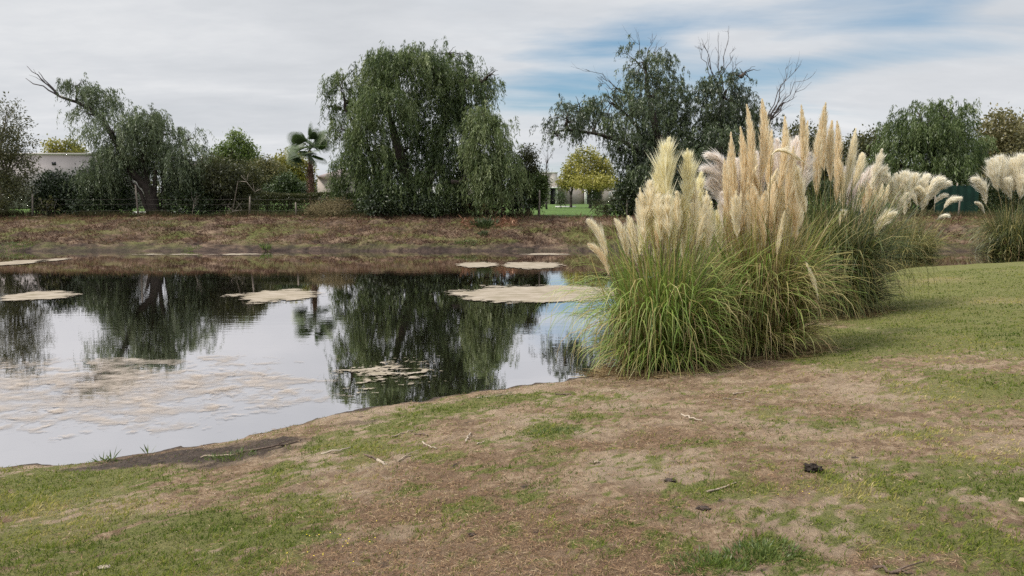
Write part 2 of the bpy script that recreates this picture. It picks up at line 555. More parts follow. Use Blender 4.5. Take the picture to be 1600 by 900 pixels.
ground = mk('ground', np.stack([X, Y, Z], -1).reshape(-1, 3), Q, None, GM, smooth=True)
for nme, arr in (('mask_a', (g_, dr_, lt_)), ('mask_b', (bank, lawn, md_))):
    ca = ground.data.color_attributes.new(nme, 'FLOAT_COLOR', 'POINT')
    ca.data.foreach_set('color', np.stack([arr[0], arr[1], arr[2], np.ones_like(g_)], -1).astype(np.float32).reshape(-1))
fa = ground.data.attributes.new('mask_m', 'FLOAT', 'POINT')
fa.data.foreach_set('value', md_.astype(np.float32).reshape(-1))
tag(ground, kind='structure')

# ------------------------------------------------------------------ water
WM, t, out = new_mat('pond_water')
pos = t.node('ShaderNodeNewGeometry').outputs['Position']
r1 = t.noise(t.mapping(pos, (0.55, 1.6, 1)), 2.2, 3, 0.5)
r2 = t.noise(t.mapping(pos, (1.0, 2.0, 1)), 9.0, 2, 0.5)
patch = t.ramp(t.noise(t.mapping(pos, (0.3, 0.8, 1)), 0.35, 3), [(0.42, 0.35), (0.65, 1.0)])
hh = t.math('MULTIPLY', t.math('ADD', r1, t.math('MULTIPLY', r2, 0.25)), patch)
bp = t.node('ShaderNodeBump', {'Strength': 1.0, 'Distance': 0.0016, 'Height': hh})
fr = t.node('ShaderNodeFresnel', {'IOR': 1.33, 'Normal': bp}).outputs[0]
fac = t.maprange(fr, 0.05, 0.6, 0.80, 0.94)
mur = t.ramp(t.noise(pos, 0.4, 4), [(0.35, (.012, .011, .006)), (0.7, (.022, .019, .013))])
df = t.node('ShaderNodeBsdfDiffuse', {'Color': mur})
gl = t.node('ShaderNodeBsdfGlossy', {'Color': (1.0, .965, .97), 'Roughness': 0.012, 'Normal': bp})
t.set(out.inputs[0], t.node('ShaderNodeMixShader', {0: fac, 1: df.outputs[0], 2: gl.outputs[0]}))
water = mk('water', [(-150, 0.5, WZ), (150, 0.5, WZ), (150, 35.0, WZ), (-150, 35.0, WZ)], [(0, 1, 2, 3)], None, WM)
tag(water, kind='structure')

# algae scum
AM, t, out = new_mat('algae_scum')
pos = t.node('ShaderNodeNewGeometry').outputs['Position']
ed_ = t.node('ShaderNodeAttribute', attribute_name='v').outputs['Fac']
n = t.noise(t.mapping(pos, (.6, 1.5, 1)), 3.5, 7, 0.65)
cc_ = t.ramp(n, [(0.3, (.20, .175, .12)), (0.5, (.30, .255, .20)), (0.7, (.40, .35, .29))])
df = t.node('ShaderNodeBsdfDiffuse', {'Color': cc_})
tp = t.node('ShaderNodeBsdfTransparent')
op = t.maprange(t.math('ADD', ed_, t.math('MULTIPLY', t.math('SUBTRACT', n, 0.5), 1.1)), -0.05, 0.28, 0.0, 0.93)
t.set(out.inputs[0], t.node('ShaderNodeMixShader', {0: op, 1: tp.outputs[0], 2: df.outputs[0]}))
AM2, t, out = new_mat('thin_algae_film')
pos = t.node('ShaderNodeNewGeometry').outputs['Position']
ed_ = t.node('ShaderNodeAttribute', attribute_name='v').outputs['Fac']
n = t.noise(t.mapping(pos, (.8, 1.1, 1)), 3.2, 8, 0.72)
df = t.node('ShaderNodeBsdfDiffuse', {'Color': t.ramp(n, [(0.35, (.32, .27, .225)), (0.7, (.46, .395, .34))])})
tp = t.node('ShaderNodeBsdfTransparent')
t.set(out.inputs[0], t.node('ShaderNodeMixShader', {0: t.math('MULTIPLY', t.maprange(n, 0.34, 0.64, 0.0, 0.62), t.maprange(ed_, 0.0, 0.35, 0.15, 1.0)), 1: tp.outputs[0], 2: df.outputs[0]}))


def scum(name, u0, u1, v0, v1, amp, seed, cell=0.06, mat=None, z=0.012, label=None, cat='algae mat', group=None, thr=0.0, kind=None, nscale=1.0, stretch=1.0):
    z = z + 0.004 if kind is None else z
    a, b = on_z((u0 + u1) / 2, v0, WZ), on_z((u0 + u1) / 2, v1, WZ)
    c0, c1 = on_z(u0, (v0 + v1) / 2, WZ), on_z(u1, (v0 + v1) / 2, WZ)
    cx_, cy_ = (c0[0] + c1[0]) / 2, (a[1] + b[1]) / 2
    rx, ry = abs(c1[0] - c0[0]) / 2, abs(a[1] - b[1]) / 2
    xs = np.arange(-rx * 1.25, rx * 1.25, cell)
    ys = np.arange(-ry * 1.25, ry * 1.25, cell)
    xx, yy = np.meshgrid(xs, ys)
    f = 1 - (np.abs(xx / rx) ** 2.0 + np.abs(yy / ry) ** 1.6) + amp * fbm(xx * stretch, yy, nscale, seed, 5) - thr
    if kind is None:
        f = f + 0.35 * fbm(xx * 0.5, yy * 1.2, 4.0, seed + 3, 4)
    f = np.where(shore_d(xx + cx_, yy + cy_) > -0.05, -1, f)
    keep = (f > 0)[:-1, :-1]
    gi, gj = np.nonzero(keep)
    if len(gi) == 0:
        return None
    W_ = xx.shape[1]
    q = np.stack([gi * W_ + gj, gi * W_ + gj + 1, (gi + 1) * W_ + gj + 1, (gi + 1) * W_ + gj], -1)
    used, inv = np.unique(q, return_inverse=True)
    hz = np.full(f.size, z)
    jx = (rng.random(xx.size) - 0.5) * cell * 0.9
    jy = (rng.random(xx.size) - 0.5) * cell * 0.9
    V = np.stack([xx.reshape(-1) + jx, yy.reshape(-1) + jy, hz], -1)[used]
    o = mk(name, V, inv.reshape(-1, 4), None, mat or AM, loc=(cx_, cy_, WZ), v=np.clip(f, 0, 1).reshape(-1)[used])
    if kind:
        tag(o, label, None, group, kind)
    else:
        tag(o, label, cat, group)
    return o


gA = 'pale algae mats floating on the pond'
scum('algae_mat', 690, 985, 446, 474, .55, 1.3, .07, label='largest cream algae mat, floating just left of the pampas clumps', group=gA, nscale=.9)
scum('algae_mat', 783, 876, 409, 421, .5, 2.3, .09, label='cream algae mat just beyond the largest mat, its right half nearly white', group=gA, nscale=.8)
scum('algae_mat', 714, 778, 410, 419, .5, 3.3, .09, label='small greenish algae mat left of the whitish far mat', group=gA, nscale=.8)
scum('algae_mat', 357, 500, 453, 474, .55, 4.3, .07, label='cream algae mat floating beside the reflection of the palm', group=gA)
scum('algae_mat', -5, 118, 456, 471, .6, 5.3, .07, label='thin pale algae mat at the left edge, before the leaning willow reflection', group=gA)
scum('algae_mat', -10, 55, 406, 416, .6, 6.3, .09, label='pinkish algae streak at the far left under the opposite bank', group=gA)
scum('algae_mat', 58, 95, 404, 410, .6, 7.3, .09, label='tiny pale algae streak right of the far left algae streak', group=gA)
scum('algae_flakes', 505, 690, 560, 608, 1.7, 9.4, .03, kind='stuff', thr=.85, nscale=3.6, stretch=.5)
scum('algae_flakes', 860, 960, 474, 500, 1.2, 19.4, .05, kind='stuff', thr=.7, nscale=1.3, mat=AM2)
scum('algae_flakes', 200, 500, 396.5, 399.5, 1.0, 12.3, .12, kind='stuff', thr=.6)
scum('algae_flakes', 800, 900, 396, 399, 1.0, 14.3, .12, kind='stuff', thr=.3)
scum('algae_film', -260, 470, 560, 672, 1.25, 10.4, .04, mat=AM2, kind='stuff', thr=.08, nscale=1.7, stretch=.7, z=.006)
scum('algae_flakes', -100, 560, 565, 730, 1.3, 15.4, .04, mat=AM2, kind='stuff', thr=1.25, nscale=2.6, stretch=.6, z=.010)
scum('algae_film', -60, 430, 566, 640, 1.3, 17.4, .03, mat=AM2, kind='stuff', thr=.75, nscale=3.2, stretch=.7, z=.013)

# ------------------------------------------------------------------ materials for plants
BARK = plain('bark', (.055, .043, .036), .9, .45, 5, .9, 25)
BARKP = plain('pale_bark', (.22, .19, .155), .9, .35, 5, .8, 25)
WOOD = plain('weathered_wood', (.30, .255, .21), .9, .35, 9, .6, 60)
DEAD = plain('dark_dead_wood', (.09, .075, .075), .9, .3, 8, .5, 40)
L_WIL = leaf_mat('willow_leaf', [(0.0, (.020, .036, .009)), (0.35, (.064, .100, .026)), (0.65, (.145, .190, .062)), (1.0, (.29, .33, .16))], .35, .03)
L_WILG = leaf_mat('grey_willow_leaf', [(0.0, (.034, .050, .020)), (0.4, (.085, .115, .048)), (0.7, (.155, .195, .09)), (1.0, (.27, .30, .18))], .3, .04)
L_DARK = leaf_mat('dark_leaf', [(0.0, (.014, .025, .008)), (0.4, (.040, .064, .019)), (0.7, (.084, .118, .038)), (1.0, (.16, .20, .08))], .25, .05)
L_GRN = leaf_mat('fresh_green_leaf', [(0.0, (.05, .075, .02)), (0.4, (.10, .145, .035)), (0.7, (.17, .225, .06)), (1.0, (.27, .32, .12))], .4, .03)
L_YEL = leaf_mat('yellow_leaf', [(0.0, (.09, .10, .02)), (0.4, (.20, .20, .035)), (0.7, (.35, .32, .07)), (1.0, (.5, .45, .15))], .4, .02)
L_OLV = leaf_mat('olive_leaf', [(0.0, (.045, .05, .018)), (0.4, (.085, .09, .032)), (0.7, (.15, .145, .055)), (1.0, (.23, .2, .09))], .35, .03)
L_RED = leaf_mat('reddish_leaf', [(0.0, (.04, .03, .018)), (0.4, (.075, .065, .03)), (0.7, (.13, .085, .04)), (1.0, (.2, .13, .08))], .3, .03)


def curve_pts(a, b, n=8, sag=0.0, wig=0.1, up=None):
    a, b = np.asarray(a, float), np.asarray(b, float)
    L = np.linalg.norm(b - a)
    tt = np.linspace(0, 1, n)[:, None]
    mid = (a + b) / 2 + (np.asarray(up, float) if up is not None else np.array([0, 0, sag * L]))
    P = (1 - tt) ** 2 * a + 2 * tt * (1 - tt) * mid + tt ** 2 * b
    w_ = rng.normal(size=(n, 3)) * wig * L * 0.12
    w_[0] = 0
    w_[-1] = 0
    return P + w_


def twig_tree(mb, p, d, L, r, depth, k=4, spread=0.45, up=0.05):
    n = 5
    pts = [np.array(p)]
    dd = np.array(d, float)
    for i in range(n - 1):
        dd = unit(dd + rng.normal(size=3) * 0.12 + np.array([0, 0, up]))
        pts.append(pts[-1] + dd * L / (n - 1))
    mb.tube(pts, np.linspace(r, r * 0.45, n), 4 if depth else 3)
    if depth > 0:
        for i in range(k):
            j = random.randint(1, n - 1)
            nd = unit(dd + rng.normal(size=3) * spread)
            twig_tree(mb, pts[j], nd, L * random.uniform(0.5, 0.8), r * 0.55, depth - 1, k, spread, up)


class LobeList(list):
    tones = None


def lobes3(D, lobes, dr=0.75):
    out = LobeList()
    out.tones = [(lb[6] if len(lb) > 6 else random.uniform(-.09, .09)) for lb in lobes]
    for i, lb in enumerate(lobes):
        u, v, ru, rv = lb[:4]
        den = lb[4] if len(lb) > 4 else 1.0
        dy = lb[5] if len(lb) > 5 else (.55 if i % 2 else -.75) * random.uniform(.6, 1.2) * min(ru, 60) * D / F
        c_ = at(u, v, D + dy)
        out.append((c_, ru * D / F, max(0.4, ru * D / F * dr), rv * D / F, den))
    return out


def crown_leaves(mb, LB, n_total, kind, L, Wd, hang=1.0, seed=0.0, gap=0.2, tone=0.0):
    vol = np.array([l[1] * l[3] * l[4] for l in LB])
    vol = vol / vol.sum()
    for (c_, rx, ry, rz, den), fr_, tn in zip(LB, vol, LB.tones):
        if kind == 'willow':
            K = 22
            ns = max(6, int(n_total * fr_ / K))
            dr_ = rdir(ns)
            rad = rng.uniform(0.25, 1.0, ns) ** 0.5
            st = dr_ * rad[:, None] * np.array([rx, ry, rz])
            # bunch strands along fewer boughs
            nb = max(3, ns // 12)
            hubs = st[rng.integers(0, ns, nb)]
            hid = rng.integers(0, nb, ns)
            htone = rng.normal(0, .12, nb)
            st = hubs[hid] * rng.uniform(0.75, 1.06, (ns, 1)) + rng.normal(size=(ns, 3)) * np.array([.28, .28, .22]) * min(1.0, rx * 0.4 + .3)
            st = st + c_
            keep = wob(st, 1.3, seed) > -1.2 + gap
            st = st[keep]
            ht = htone[hid][keep]
            ns = len(st)
            if not ns:
                continue
            outw = unit((st - c_) * np.array([1, 1, 0.15]))
            ll = rng.uniform(0.35, 1.15, ns) * hang
            tt = np.linspace(0.03, 1, K)[None, :, None]
            sway = rng.normal(size=(ns, 1, 3)) * np.array([.12, .12, 0])
            P = st[:, None, :] + outw[:, None, :] * (0.35 * np.sqrt(tt) * np.minimum(ll, .8)[:, None, None]) + sway * tt * ll[:, None, None]
            P = P + np.array([0, 0, 1.0]) * (0.18 * np.sin(tt * 2.6) - tt ** 1.25 * ll[:, None, None])
            P = P + rng.normal(size=P.shape) * 0.03
            Pn = P.reshape(-1, 3)
            m = len(Pn)
            Dn = unit(np.array([0, 0, -1.0]) + rng.normal(size=(m, 3)) * 0.42 + np.repeat(outw, K, 0) * 0.15)
            av = np.repeat(rng.normal(0.45, 0.12, ns) + ht, K)
        else:
            nc = 9
            ns = max(6, int(n_total * fr_ / nc))
            dr_ = rdir(ns)
            rad = rng.uniform(0.3, 1.0, ns) ** 0.45
            st = c_ + dr_ * rad[:, None] * np.array([rx, ry, rz]) * (1 + 0.26 * wob(dr_ * 3, 1.2, seed)[:, None])
            keep = wob(st, 1.9, seed) > -1.2 + gap
            st = st[keep]
            ns = len(st)
            if not ns:
                continue
            Pn = (st[:, None, :] + rng.normal(size=(ns, nc, 3)) * L * 1.1).reshape(-1, 3)
            m = len(Pn)
            Dn = unit(rng.normal(size=(m, 3)) + np.repeat(unit(st - c_), nc, 0) * 0.7 + np.array([0, 0, -0.25 * hang]))
            av = np.repeat(rng.normal(0.45, 0.14, ns), nc)
        Sd = unit(np.cross(Dn, rdir(m)))
        ls = L * rng.uniform(0.6, 1.3, m)
        a = av + rng.normal(0, 0.12, m) + tone + tn
        V, Qd, A = leaf_quads(Pn, Dn, Sd, ls, Wd * ls / L, np.clip(a, 0, 1))
        mb.add(V, Qd, None, A)


def tree(name, label, cat, D, base_u, lobes, n, kind='broad', mat=None, L=.16, Wd=.05, trunk_r=.15, hang=1.0, gap=.2, tone=0.0, trunks=None,
         group=None, bark=None, limbs=True, seed=None, twigs=6, fork=0.35, extra=None, dr=0.75, base_v=None):
    bx = at(base_u, 330, D)
    base = np.array([bx[0], D, gz(bx[0], D) - 0.05])
    root = thing(name, label, cat, base, group)
    LB = lobes3(D, lobes, dr)
    seed = random.uniform(0, 20) if seed is None else seed
    tb = MB()
    top = max(l[0][2] for l in LB)
    fk = base + np.array([0, 0, (top - base[2]) * fork])
    if trunks:
        for (pp, r0, r1) in trunks:
            P = [at(u, v, D + (q[0] if q else 0)) for (u, v, *q) in pp]
            P[0] = np.array([P[0][0], P[0][1], gz(P[0][0], P[0][1]) - 0.1])
            # smooth resample
            P = np.array(P)
            s_ = np.linspace(0, len(P) - 1, len(P) * 4)
            Pn = np.stack([np.interp(s_, np.arange(len(P)), P[:, i]) for i in range(3)], -1)
            for _ in range(2):
                Pn[1:-1] = (Pn[:-2] + Pn[1:-1] * 2 + Pn[2:]) / 4
            Pn[1:-1] += rng.normal(size=Pn[1:-1].shape) * 0.02
            tb.tube(Pn, np.linspace(r0, r1, len(Pn)) * (1 + .12 * np.exp(-np.linspace(0, 8, len(Pn))) * 4), 8, rough=.15)
        fk = Pn[len(Pn) // 2]
    else:
        P = curve_pts(base - [0, 0, .1], fk, 7, 0, .12)
        tb.tube(P, np.linspace(trunk_r * 1.25, trunk_r * .8, 7), 8, rough=.15)
    if limbs:
        for (c_, rx, ry, rz, den) in LB:
            a0 = fk
            if trunks:
                # nearest trunk point below the lobe
                allp = np.vstack(tb.V)
                dd = np.linalg.norm(allp - c_, axis=1) + np.maximum(0, allp[:, 2] - c_[2]) * 2
                a0 = allp[int(np.argmin(dd))]
            r0 = trunk_r * (.55 if not trunks else .35)
            P = curve_pts(a0, c_ + np.array([0, 0, rz * .1]), 7, -.05, .3)
            tb.tube(P, np.linspace(r0, r0 * .2, 7), 6)
            for q in range(twigs):
                e = c_ + rdir(1)[0] * np.array([rx, ry, rz]) * random.uniform(.7, .98)
                s0 = P[random.randint(3, 6)]
                tb.tube(curve_pts(s0, e, 5, .08, .35), np.linspace(r0 * .2, .006, 5), 4)
    tb.build('trunk', bark or BARK, root, base)
    cb = MB()
    crown_leaves(cb, LB, n, kind, L, Wd, hang, seed, gap, tone)
    cb.build('crown', mat or L_WIL, root, base)
    if extra:
        extra(root, base, D)
    return root


# ---- leaning willow on the left
def ex_lean(root, base, D):
    b = MB()
    p0 = at(92, 150, D)
    for (u, v) in [(42, 103), (40, 122), (60, 112)]:
        b.tube(curve_pts(p0, at(u, v, D - .2), 7, .02, .25), np.linspace(.05, .012, 7), 5)
    p0 = at(70, 128, D)
    for (u, v) in [(45, 117), (52, 108)]:
        b.tube(curve_pts(p0, at(u, v, D + .3), 4, .02, .3), np.linspace(.02, .006, 4), 3)
    b.build('dead_branch', DEAD, root, base)
    b = MB()
    b.tube([at(255, 330, D + .5), at(256, 260, D + .5), at(252, 215, D + .5), at(250, 180, D + .5)], [.14, .10, .08, .07], 7, rough=.2)
    b.build('bare_pole', DEAD, root, base)


tree('willow_tree', 'leaning willow left of the palm, bare branch pointing out to the left', 'tree', 39.5, 236,
     [(118, 135, 28, 13, .7), (150, 158, 40, 28, .6), (175, 205, 46, 34, .6), (190, 245, 42, 36, .7), (222, 190, 34, 24, .9), (218, 222, 38, 34, .8), (245, 185, 26, 22, .5), (268, 210, 24, 20, .5),
      (280, 245, 36, 34, .8), (292, 275, 40, 26, .7), (155, 262, 42, 28, .7), (305, 215, 18, 26, .12), (135, 180, 26, 30, .25), (250, 250, 40, 26, .5)],
     62000, 'willow', L_WILG, .16, .034, .2, 1.0, .28, tone=.05,
     trunks=[([(243, 336), (236, 300), (222, 285), (205, 268), (188, 235), (172, 205), (157, 180), (130, 165), (92, 150)], .26, .06),
             ([(243, 336), (234, 298), (226, 270), (222, 245), (226, 215)], .2, .06),
             ([(258, 336, .5), (258, 300, .5), (256, 270, .5), (254, 230, .5)], .22, .1),
             ([(234, 300), (215, 290), (200, 283), (180, 275)], .1, .04), ([(236, 295), (243, 262), (248, 235), (246, 205)], .12, .04)],
     extra=ex_lean, seed=1.0, twigs=5)

# ---- big willow in the middle
tree('willow_tree', 'biggest willow, a broad dark green dome of hanging strands at centre left', 'tree', 39.5, 640,
     [(640, 105, 66, 40, 1, -.6, .06), (598, 88, 30, 22, .7, .5), (690, 108, 44, 34, .7, .9, -.04), (738, 128, 38, 30, .55, .2, .06), (735, 170, 34, 36, .6, .6, -.02), (585, 120, 34, 28, .5, 1.2, -.05), (640, 82, 30, 18, .6), (700, 84, 32, 14, .2),
      (532, 135, 26, 26, .5, -.4, .08), (556, 160, 34, 30, .7, .8, -.08), (512, 168, 15, 24, .3, .2, .06), (535, 205, 24, 34, .6, -.9, .04), (600, 165, 48, 40, .9, -1.6, .05), (675, 170, 52, 44, .9, .6, -.12),
      (575, 225, 40, 40, .8, -1.3, .0), (645, 235, 52, 48, .9, .9, -.16), (708, 225, 40, 44, .8, -.4, -.06), (548, 270, 26, 40, .8, .2, -.05), (535, 292, 18, 22, .4, .6, -.1), (610, 275, 44, 26, .8, -1.0, .0), (680, 280, 44, 24, .8, -1.2, -.02),
      (765, 225, 36, 52, 1.1, -2.2, .2), (782, 268, 32, 40, 1.0, -2.4, .14), (755, 180, 24, 34, .5, -1.8, .24), (735, 285, 36, 28, .8, -1.8, .05), (752, 262, 36, 40, .8, .2, -.1), (768, 118, 16, 16, .2)],
     180000, 'willow', L_WIL, .19, .034, .34, 1.15, .26,
     trunks=[([(645, 338), (640, 290), (625, 240), (610, 190), (600, 140)], .38, .1), ([(665, 338, .6), (668, 280, .6), (690, 220, .4), (705, 150, 0)], .3, .08),
             ([(620, 338, -.2), (605, 290, 0), (570, 230, 0), (545, 180, 0)], .22, .06), ([(760, 338, .4), (762, 290, .4), (766, 240, .2)], .15, .05)], seed=2.0, twigs=8)

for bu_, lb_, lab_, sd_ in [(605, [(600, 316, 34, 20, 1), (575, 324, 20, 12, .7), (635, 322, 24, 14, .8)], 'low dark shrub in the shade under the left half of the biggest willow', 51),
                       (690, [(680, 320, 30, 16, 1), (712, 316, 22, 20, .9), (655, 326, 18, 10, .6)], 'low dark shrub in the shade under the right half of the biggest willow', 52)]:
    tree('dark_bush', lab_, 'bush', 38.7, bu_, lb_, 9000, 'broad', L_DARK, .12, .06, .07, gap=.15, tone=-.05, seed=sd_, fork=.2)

# ---- the dark tree behind the pampas
def ex_dark(root, base, D):
    for (u, v, tips) in [(1125, 150, [(1086, 72), (1096, 60), (1122, 62), (1137, 48), (1150, 75), (1108, 85), (1160, 95)]),
                         (1195, 195, [(1252, 100), (1268, 128), (1230, 120), (1245, 150), (1262, 115), (1238, 98)]),
                         (985, 150, [(915, 108), (935, 130)]), (1010, 110, [(1022, 60), (1042, 66), (992, 62), (962, 78)])]:
        p0 = at(u, v, D)
        b = MB()
        for (tu, tv) in tips:
            P = curve_pts(p0, at(tu, tv, D + random.uniform(-.8, .8)), 8, .0, .28, up=np.array([random.uniform(-.3, .3), 0, .25]))
            b.tube(P, np.linspace(.032, .006, 8), 5)
            for q in range(5):
                j = random.randint(2, 6)
                dd = unit(P[-1] - P[0])
                twig_tree(b, P[j], unit(dd + rng.normal(size=3) * .35 + [0, 0, .2]), random.uniform(.3, .7), .009, 1, 2, .4)
        b.build('bare_branch', DEAD, root, base)


tree('broad_tree', 'large dark two-domed tree with bare branch tips, behind the pampas grass', 'tree', 39.0, 1050,
     [(1008, 98, 44, 32, .55), (1030, 145, 60, 40, .7), (985, 180, 60, 38, .6), (930, 192, 52, 34, .6), (885, 185, 38, 28, .4), (905, 165, 34, 20, .25), (950, 160, 36, 26, .3), (1060, 210, 80, 48, 1.1), (1128, 150, 46, 42, .9),
      (1150, 200, 55, 50, 1.0), (1120, 235, 70, 45, 1.0), (1010, 235, 60, 42, .8), (1040, 275, 55, 40, .9), (1100, 290, 90, 36, 1.0), (1195, 190, 28, 40, .3), (965, 230, 40, 26, .35),
      (1170, 260, 50, 50, .9), (995, 290, 26, 32, .7), (1165, 115, 24, 16, .15), (1145, 310, 100, 24, .8), (870, 215, 26, 20, .05)],
     190000, 'willow', L_DARK, .145, .034, .32, .55, .1, tone=-.02,
     trunks=[([(1050, 338), (1050, 290), (1030, 230), (1015, 160), (1008, 105)], .36, .06), ([(1060, 338, .4), (1075, 280, .4), (1110, 220, .2), (1135, 140, 0)], .32, .06),
             ([(1048, 300), (1010, 240), (960, 215), (900, 203), (862, 205)], .16, .03), ([(1045, 270), (1000, 200), (950, 150)], .12, .03), ([(1100, 250), (1150, 230), (1195, 195), (1225, 160)], .12, .04)],
     extra=ex_dark, seed=3.0, twigs=9)

# ---- right side trees
tree('willow_tree', 'rounded dark willow right of the pampas, beyond the green screen', 'tree', 44.0, 1450,
     [(1450, 195, 66, 36, 1), (1462, 200, 56, 40, 1, -1.5), (1490, 190, 40, 34, .6), (1410, 215, 44, 36, .8), (1450, 250, 84, 44, 1.1), (1510, 230, 38, 48, .8), (1395, 255, 36, 40, .8), (1430, 170, 24, 12, .3), (1490, 166, 26, 12, .3), (1460, 285, 80, 30, .8)],
     66000, 'willow', L_WIL, .2, .040, .28, 1.0, .3, tone=.05, seed=4.0)
tree('leafy_tree', 'mid green leafy tree at the left shoulder of the rounded dark willow', 'tree', 50.0, 1340,
     [(1335, 250, 30, 34, 1), (1365, 225, 26, 20, .6), (1345, 290, 40, 34, 1), (1385, 270, 30, 40, .8)], 14000, 'broad', L_OLV, .2, .12, .15, tone=-.1, seed=5)
tree('autumn_tree', 'yellow and olive tree at the far right edge, behind the white pampas', 'tree', 50.0, 1580,
     [(1560, 205, 30, 28, .9), (1590, 225, 44, 36, 1), (1560, 250, 36, 40, 1), (1640, 240, 60, 50, 1), (1580, 285, 60, 40, 1)], 26000, 'broad', L_OLV, .2, .12, .2, gap=.35, tone=.5, seed=6)
tree('leafy_tree', 'green tree seen between the tall plumes and the dead branches', 'tree', 56.0, 1255,
     [(1250, 220, 26, 24, 1), (1262, 255, 34, 34, 1), (1225, 265, 30, 34, 1), (1290, 280, 34, 30, 1)], 12000, 'broad', L_OLV, .22, .13, .15, tone=-.15, seed=7)
# ---- left side
tree('sparse_tree', 'thin grey-green tree cut by the left edge, in front of the long pale building', 'tree', 38.6, 6,
     [(5, 190, 38, 24, .5), (30, 225, 28, 22, .3), (-10, 225, 40, 34, .8), (15, 265, 40, 30, .7), (-10, 300, 44, 34, 1), (35, 300, 22, 22, .3), (10, 165, 20, 10, .2), (40, 245, 16, 14, .2)],
     16000, 'broad', L_OLV, .13, .055, .12, gap=.5, tone=-.05, seed=8, bark=BARKP, twigs=9)
tree('autumn_tree', 'small yellow treetops above the long pale building', 'tree', 68.0, 100,
     [(84, 236, 11, 16, 1), (110, 236, 15, 18, 1), (125, 250, 14, 18, 1), (100, 262, 26, 20, 1), (72, 262, 12, 12, .5)], 7000, 'broad', L_YEL, .2, .13, .15, tone=-.05, seed=9)
tree('dark_bush', 'dark rounded bush left of the leaning willow, under the building vent', 'bush', 40.0, 110,
     [(85, 290, 26, 20, 1), (110, 310, 40, 26, 1), (75, 320, 24, 18, .8), (140, 290, 30, 24, .8)], 16000, 'broad', L_DARK, .12, .07, .08, gap=.1, tone=-.05, seed=10, fork=.2)
tree('dark_bush', 'dark dense bush hanging under the left side of the leaning willow', 'bush', 40.3, 180,
     [(165, 290, 34, 34, 1), (190, 310, 24, 26, 1), (150, 320, 40, 18, 1)], 15000, 'broad', L_DARK, .12, .06, .08, gap=.1, tone=-.12, seed=11, fork=.2)
tree('dark_bush', 'wide dark bush right of the two willow trunks', 'bush', 40.6, 300,
     [(290, 280, 30, 30, 1), (315, 290, 36, 34, 1), (300, 315, 44, 22, 1), (276, 312, 12, 20, .5)], 17000, 'broad', L_DARK, .12, .065, .1, gap=.12, tone=.0, seed=12, fork=.2)
tree('dark_bush', 'olive topped bush with pale dead stems, beside the pale leaning post', 'bush', 39.6, 365,
     [(350, 276, 30, 26, 1), (382, 282, 28, 28, .9), (330, 262, 20, 18, .6), (350, 310, 40, 26, 1), (385, 318, 20, 16, .8), (395, 285, 12, 22, .5)], 19000, 'broad', L_OLV, .12, .06, .1, gap=.15, tone=-.22, seed=13, fork=.2)
tree('leafy_tree', 'light green tree rising behind the olive topped bush', 'tree', 56.0, 368,
     [(370, 218, 12, 12, .8), (358, 234, 12, 10, .8), (382, 232, 12, 12, .8), (343, 240, 10, 12, .6), (392, 246, 11, 12, .7), (365, 250, 20, 14, 1), (340, 262, 14, 18, .8), (385, 266, 20, 18, 1), (404, 262, 9, 14, .5), (360, 275, 30, 16, 1)], 16000, 'broad', L_GRN, .17, .10, .12, gap=.45, tone=.16, seed=14)
tree('autumn_tree', 'bright yellow tree just left of the palm', 'tree', 60.0, 455,
     [(455, 258, 22, 20, 1), (438, 268, 22, 20, 1), (470, 272, 20, 24, 1), (450, 285, 34, 16, 1), (452, 243, 12, 9, .5), (415, 270, 16, 16, .7)], 13000, 'broad', L_YEL, .17, .10, .12, gap=.3, tone=.12, seed=15)
tree('leafy_tree', 'pale sparse shrub between the light green tree and the yellow tree', 'bush', 52.0, 418,
     [(415, 275, 22, 22, .7), (425, 292, 26, 16, 1), (405, 292, 16, 16, .8), (430, 262, 16, 12, .4), (412, 256, 13, 12, .4), (398, 268, 12, 16, .5)], 11000, 'broad', L_OLV, .15, .08, .07, gap=.4, tone=.2, seed=16)
tree('dark_bush', 'blue green round bush behind the clipped hedge, below the yellow tree', 'bush', 48.0, 450,
     [(448, 290, 18, 16, 1), (470, 297, 14, 10, 1), (430, 298, 16, 8, .7)], 7000, 'broad', L_DARK, .13, .08, .06, gap=.1, tone=.1, seed=17, fork=.2)
tree('olive_bush', 'tall narrow dark olive bush at the right end of the biggest willow', 'bush', 41.5, 825,
     [(822, 260, 18, 26, 1), (830, 290, 20, 28, 1), (815, 300, 20, 28, .8), (838, 305, 12, 18, .8), (822, 240, 9, 12, .4)], 13000, 'broad', L_OLV, .13, .055, .1, gap=.15, tone=-.22, seed=18, fork=.2)
tree('green_bush', 'bright green bush leaning out beside the tall narrow olive bush', 'bush', 40.6, 842,
     [(842, 292, 11, 16, 1), (836, 310, 14, 12, 1), (848, 284, 6, 8, .5)], 4500, 'broad', L_GRN, .13, .06, .06, gap=.15, tone=-.1, seed=19, fork=.2)
for nm, lab, bu, lb, nn, sd_ in [
    ('autumn_tree', 'small yellow tree with a slanting trunk, left of the larger yellow lawn tree', 892, [(892, 272, 14, 12, 1), (884, 286, 12, 8, .8), (902, 258, 10, 10, .5), (898, 286, 12, 8, .6), (893, 252, 7, 8, .4)], 3800, 20),
    ('autumn_tree', 'larger spreading yellow tree on the far lawn in front of the white pillar', 922, [(910, 245, 12, 12, .5), (932, 254, 16, 12, .6), (912, 270, 14, 10, .6), (940, 272, 18, 11, .8), (925, 285, 34, 9, 1), (952, 284, 13, 9, .6), (922, 238, 9, 8, .3), (948, 258, 9, 9, .3)], 8000, 21)]:
    tree(nm, lab, 'tree', 66.0 + (4 if sd_ == 20 else 0), bu, lb, nn, 'broad', L_YEL, .19, .12, .12, gap=.5, tone=.18, seed=sd_, fork=.26)
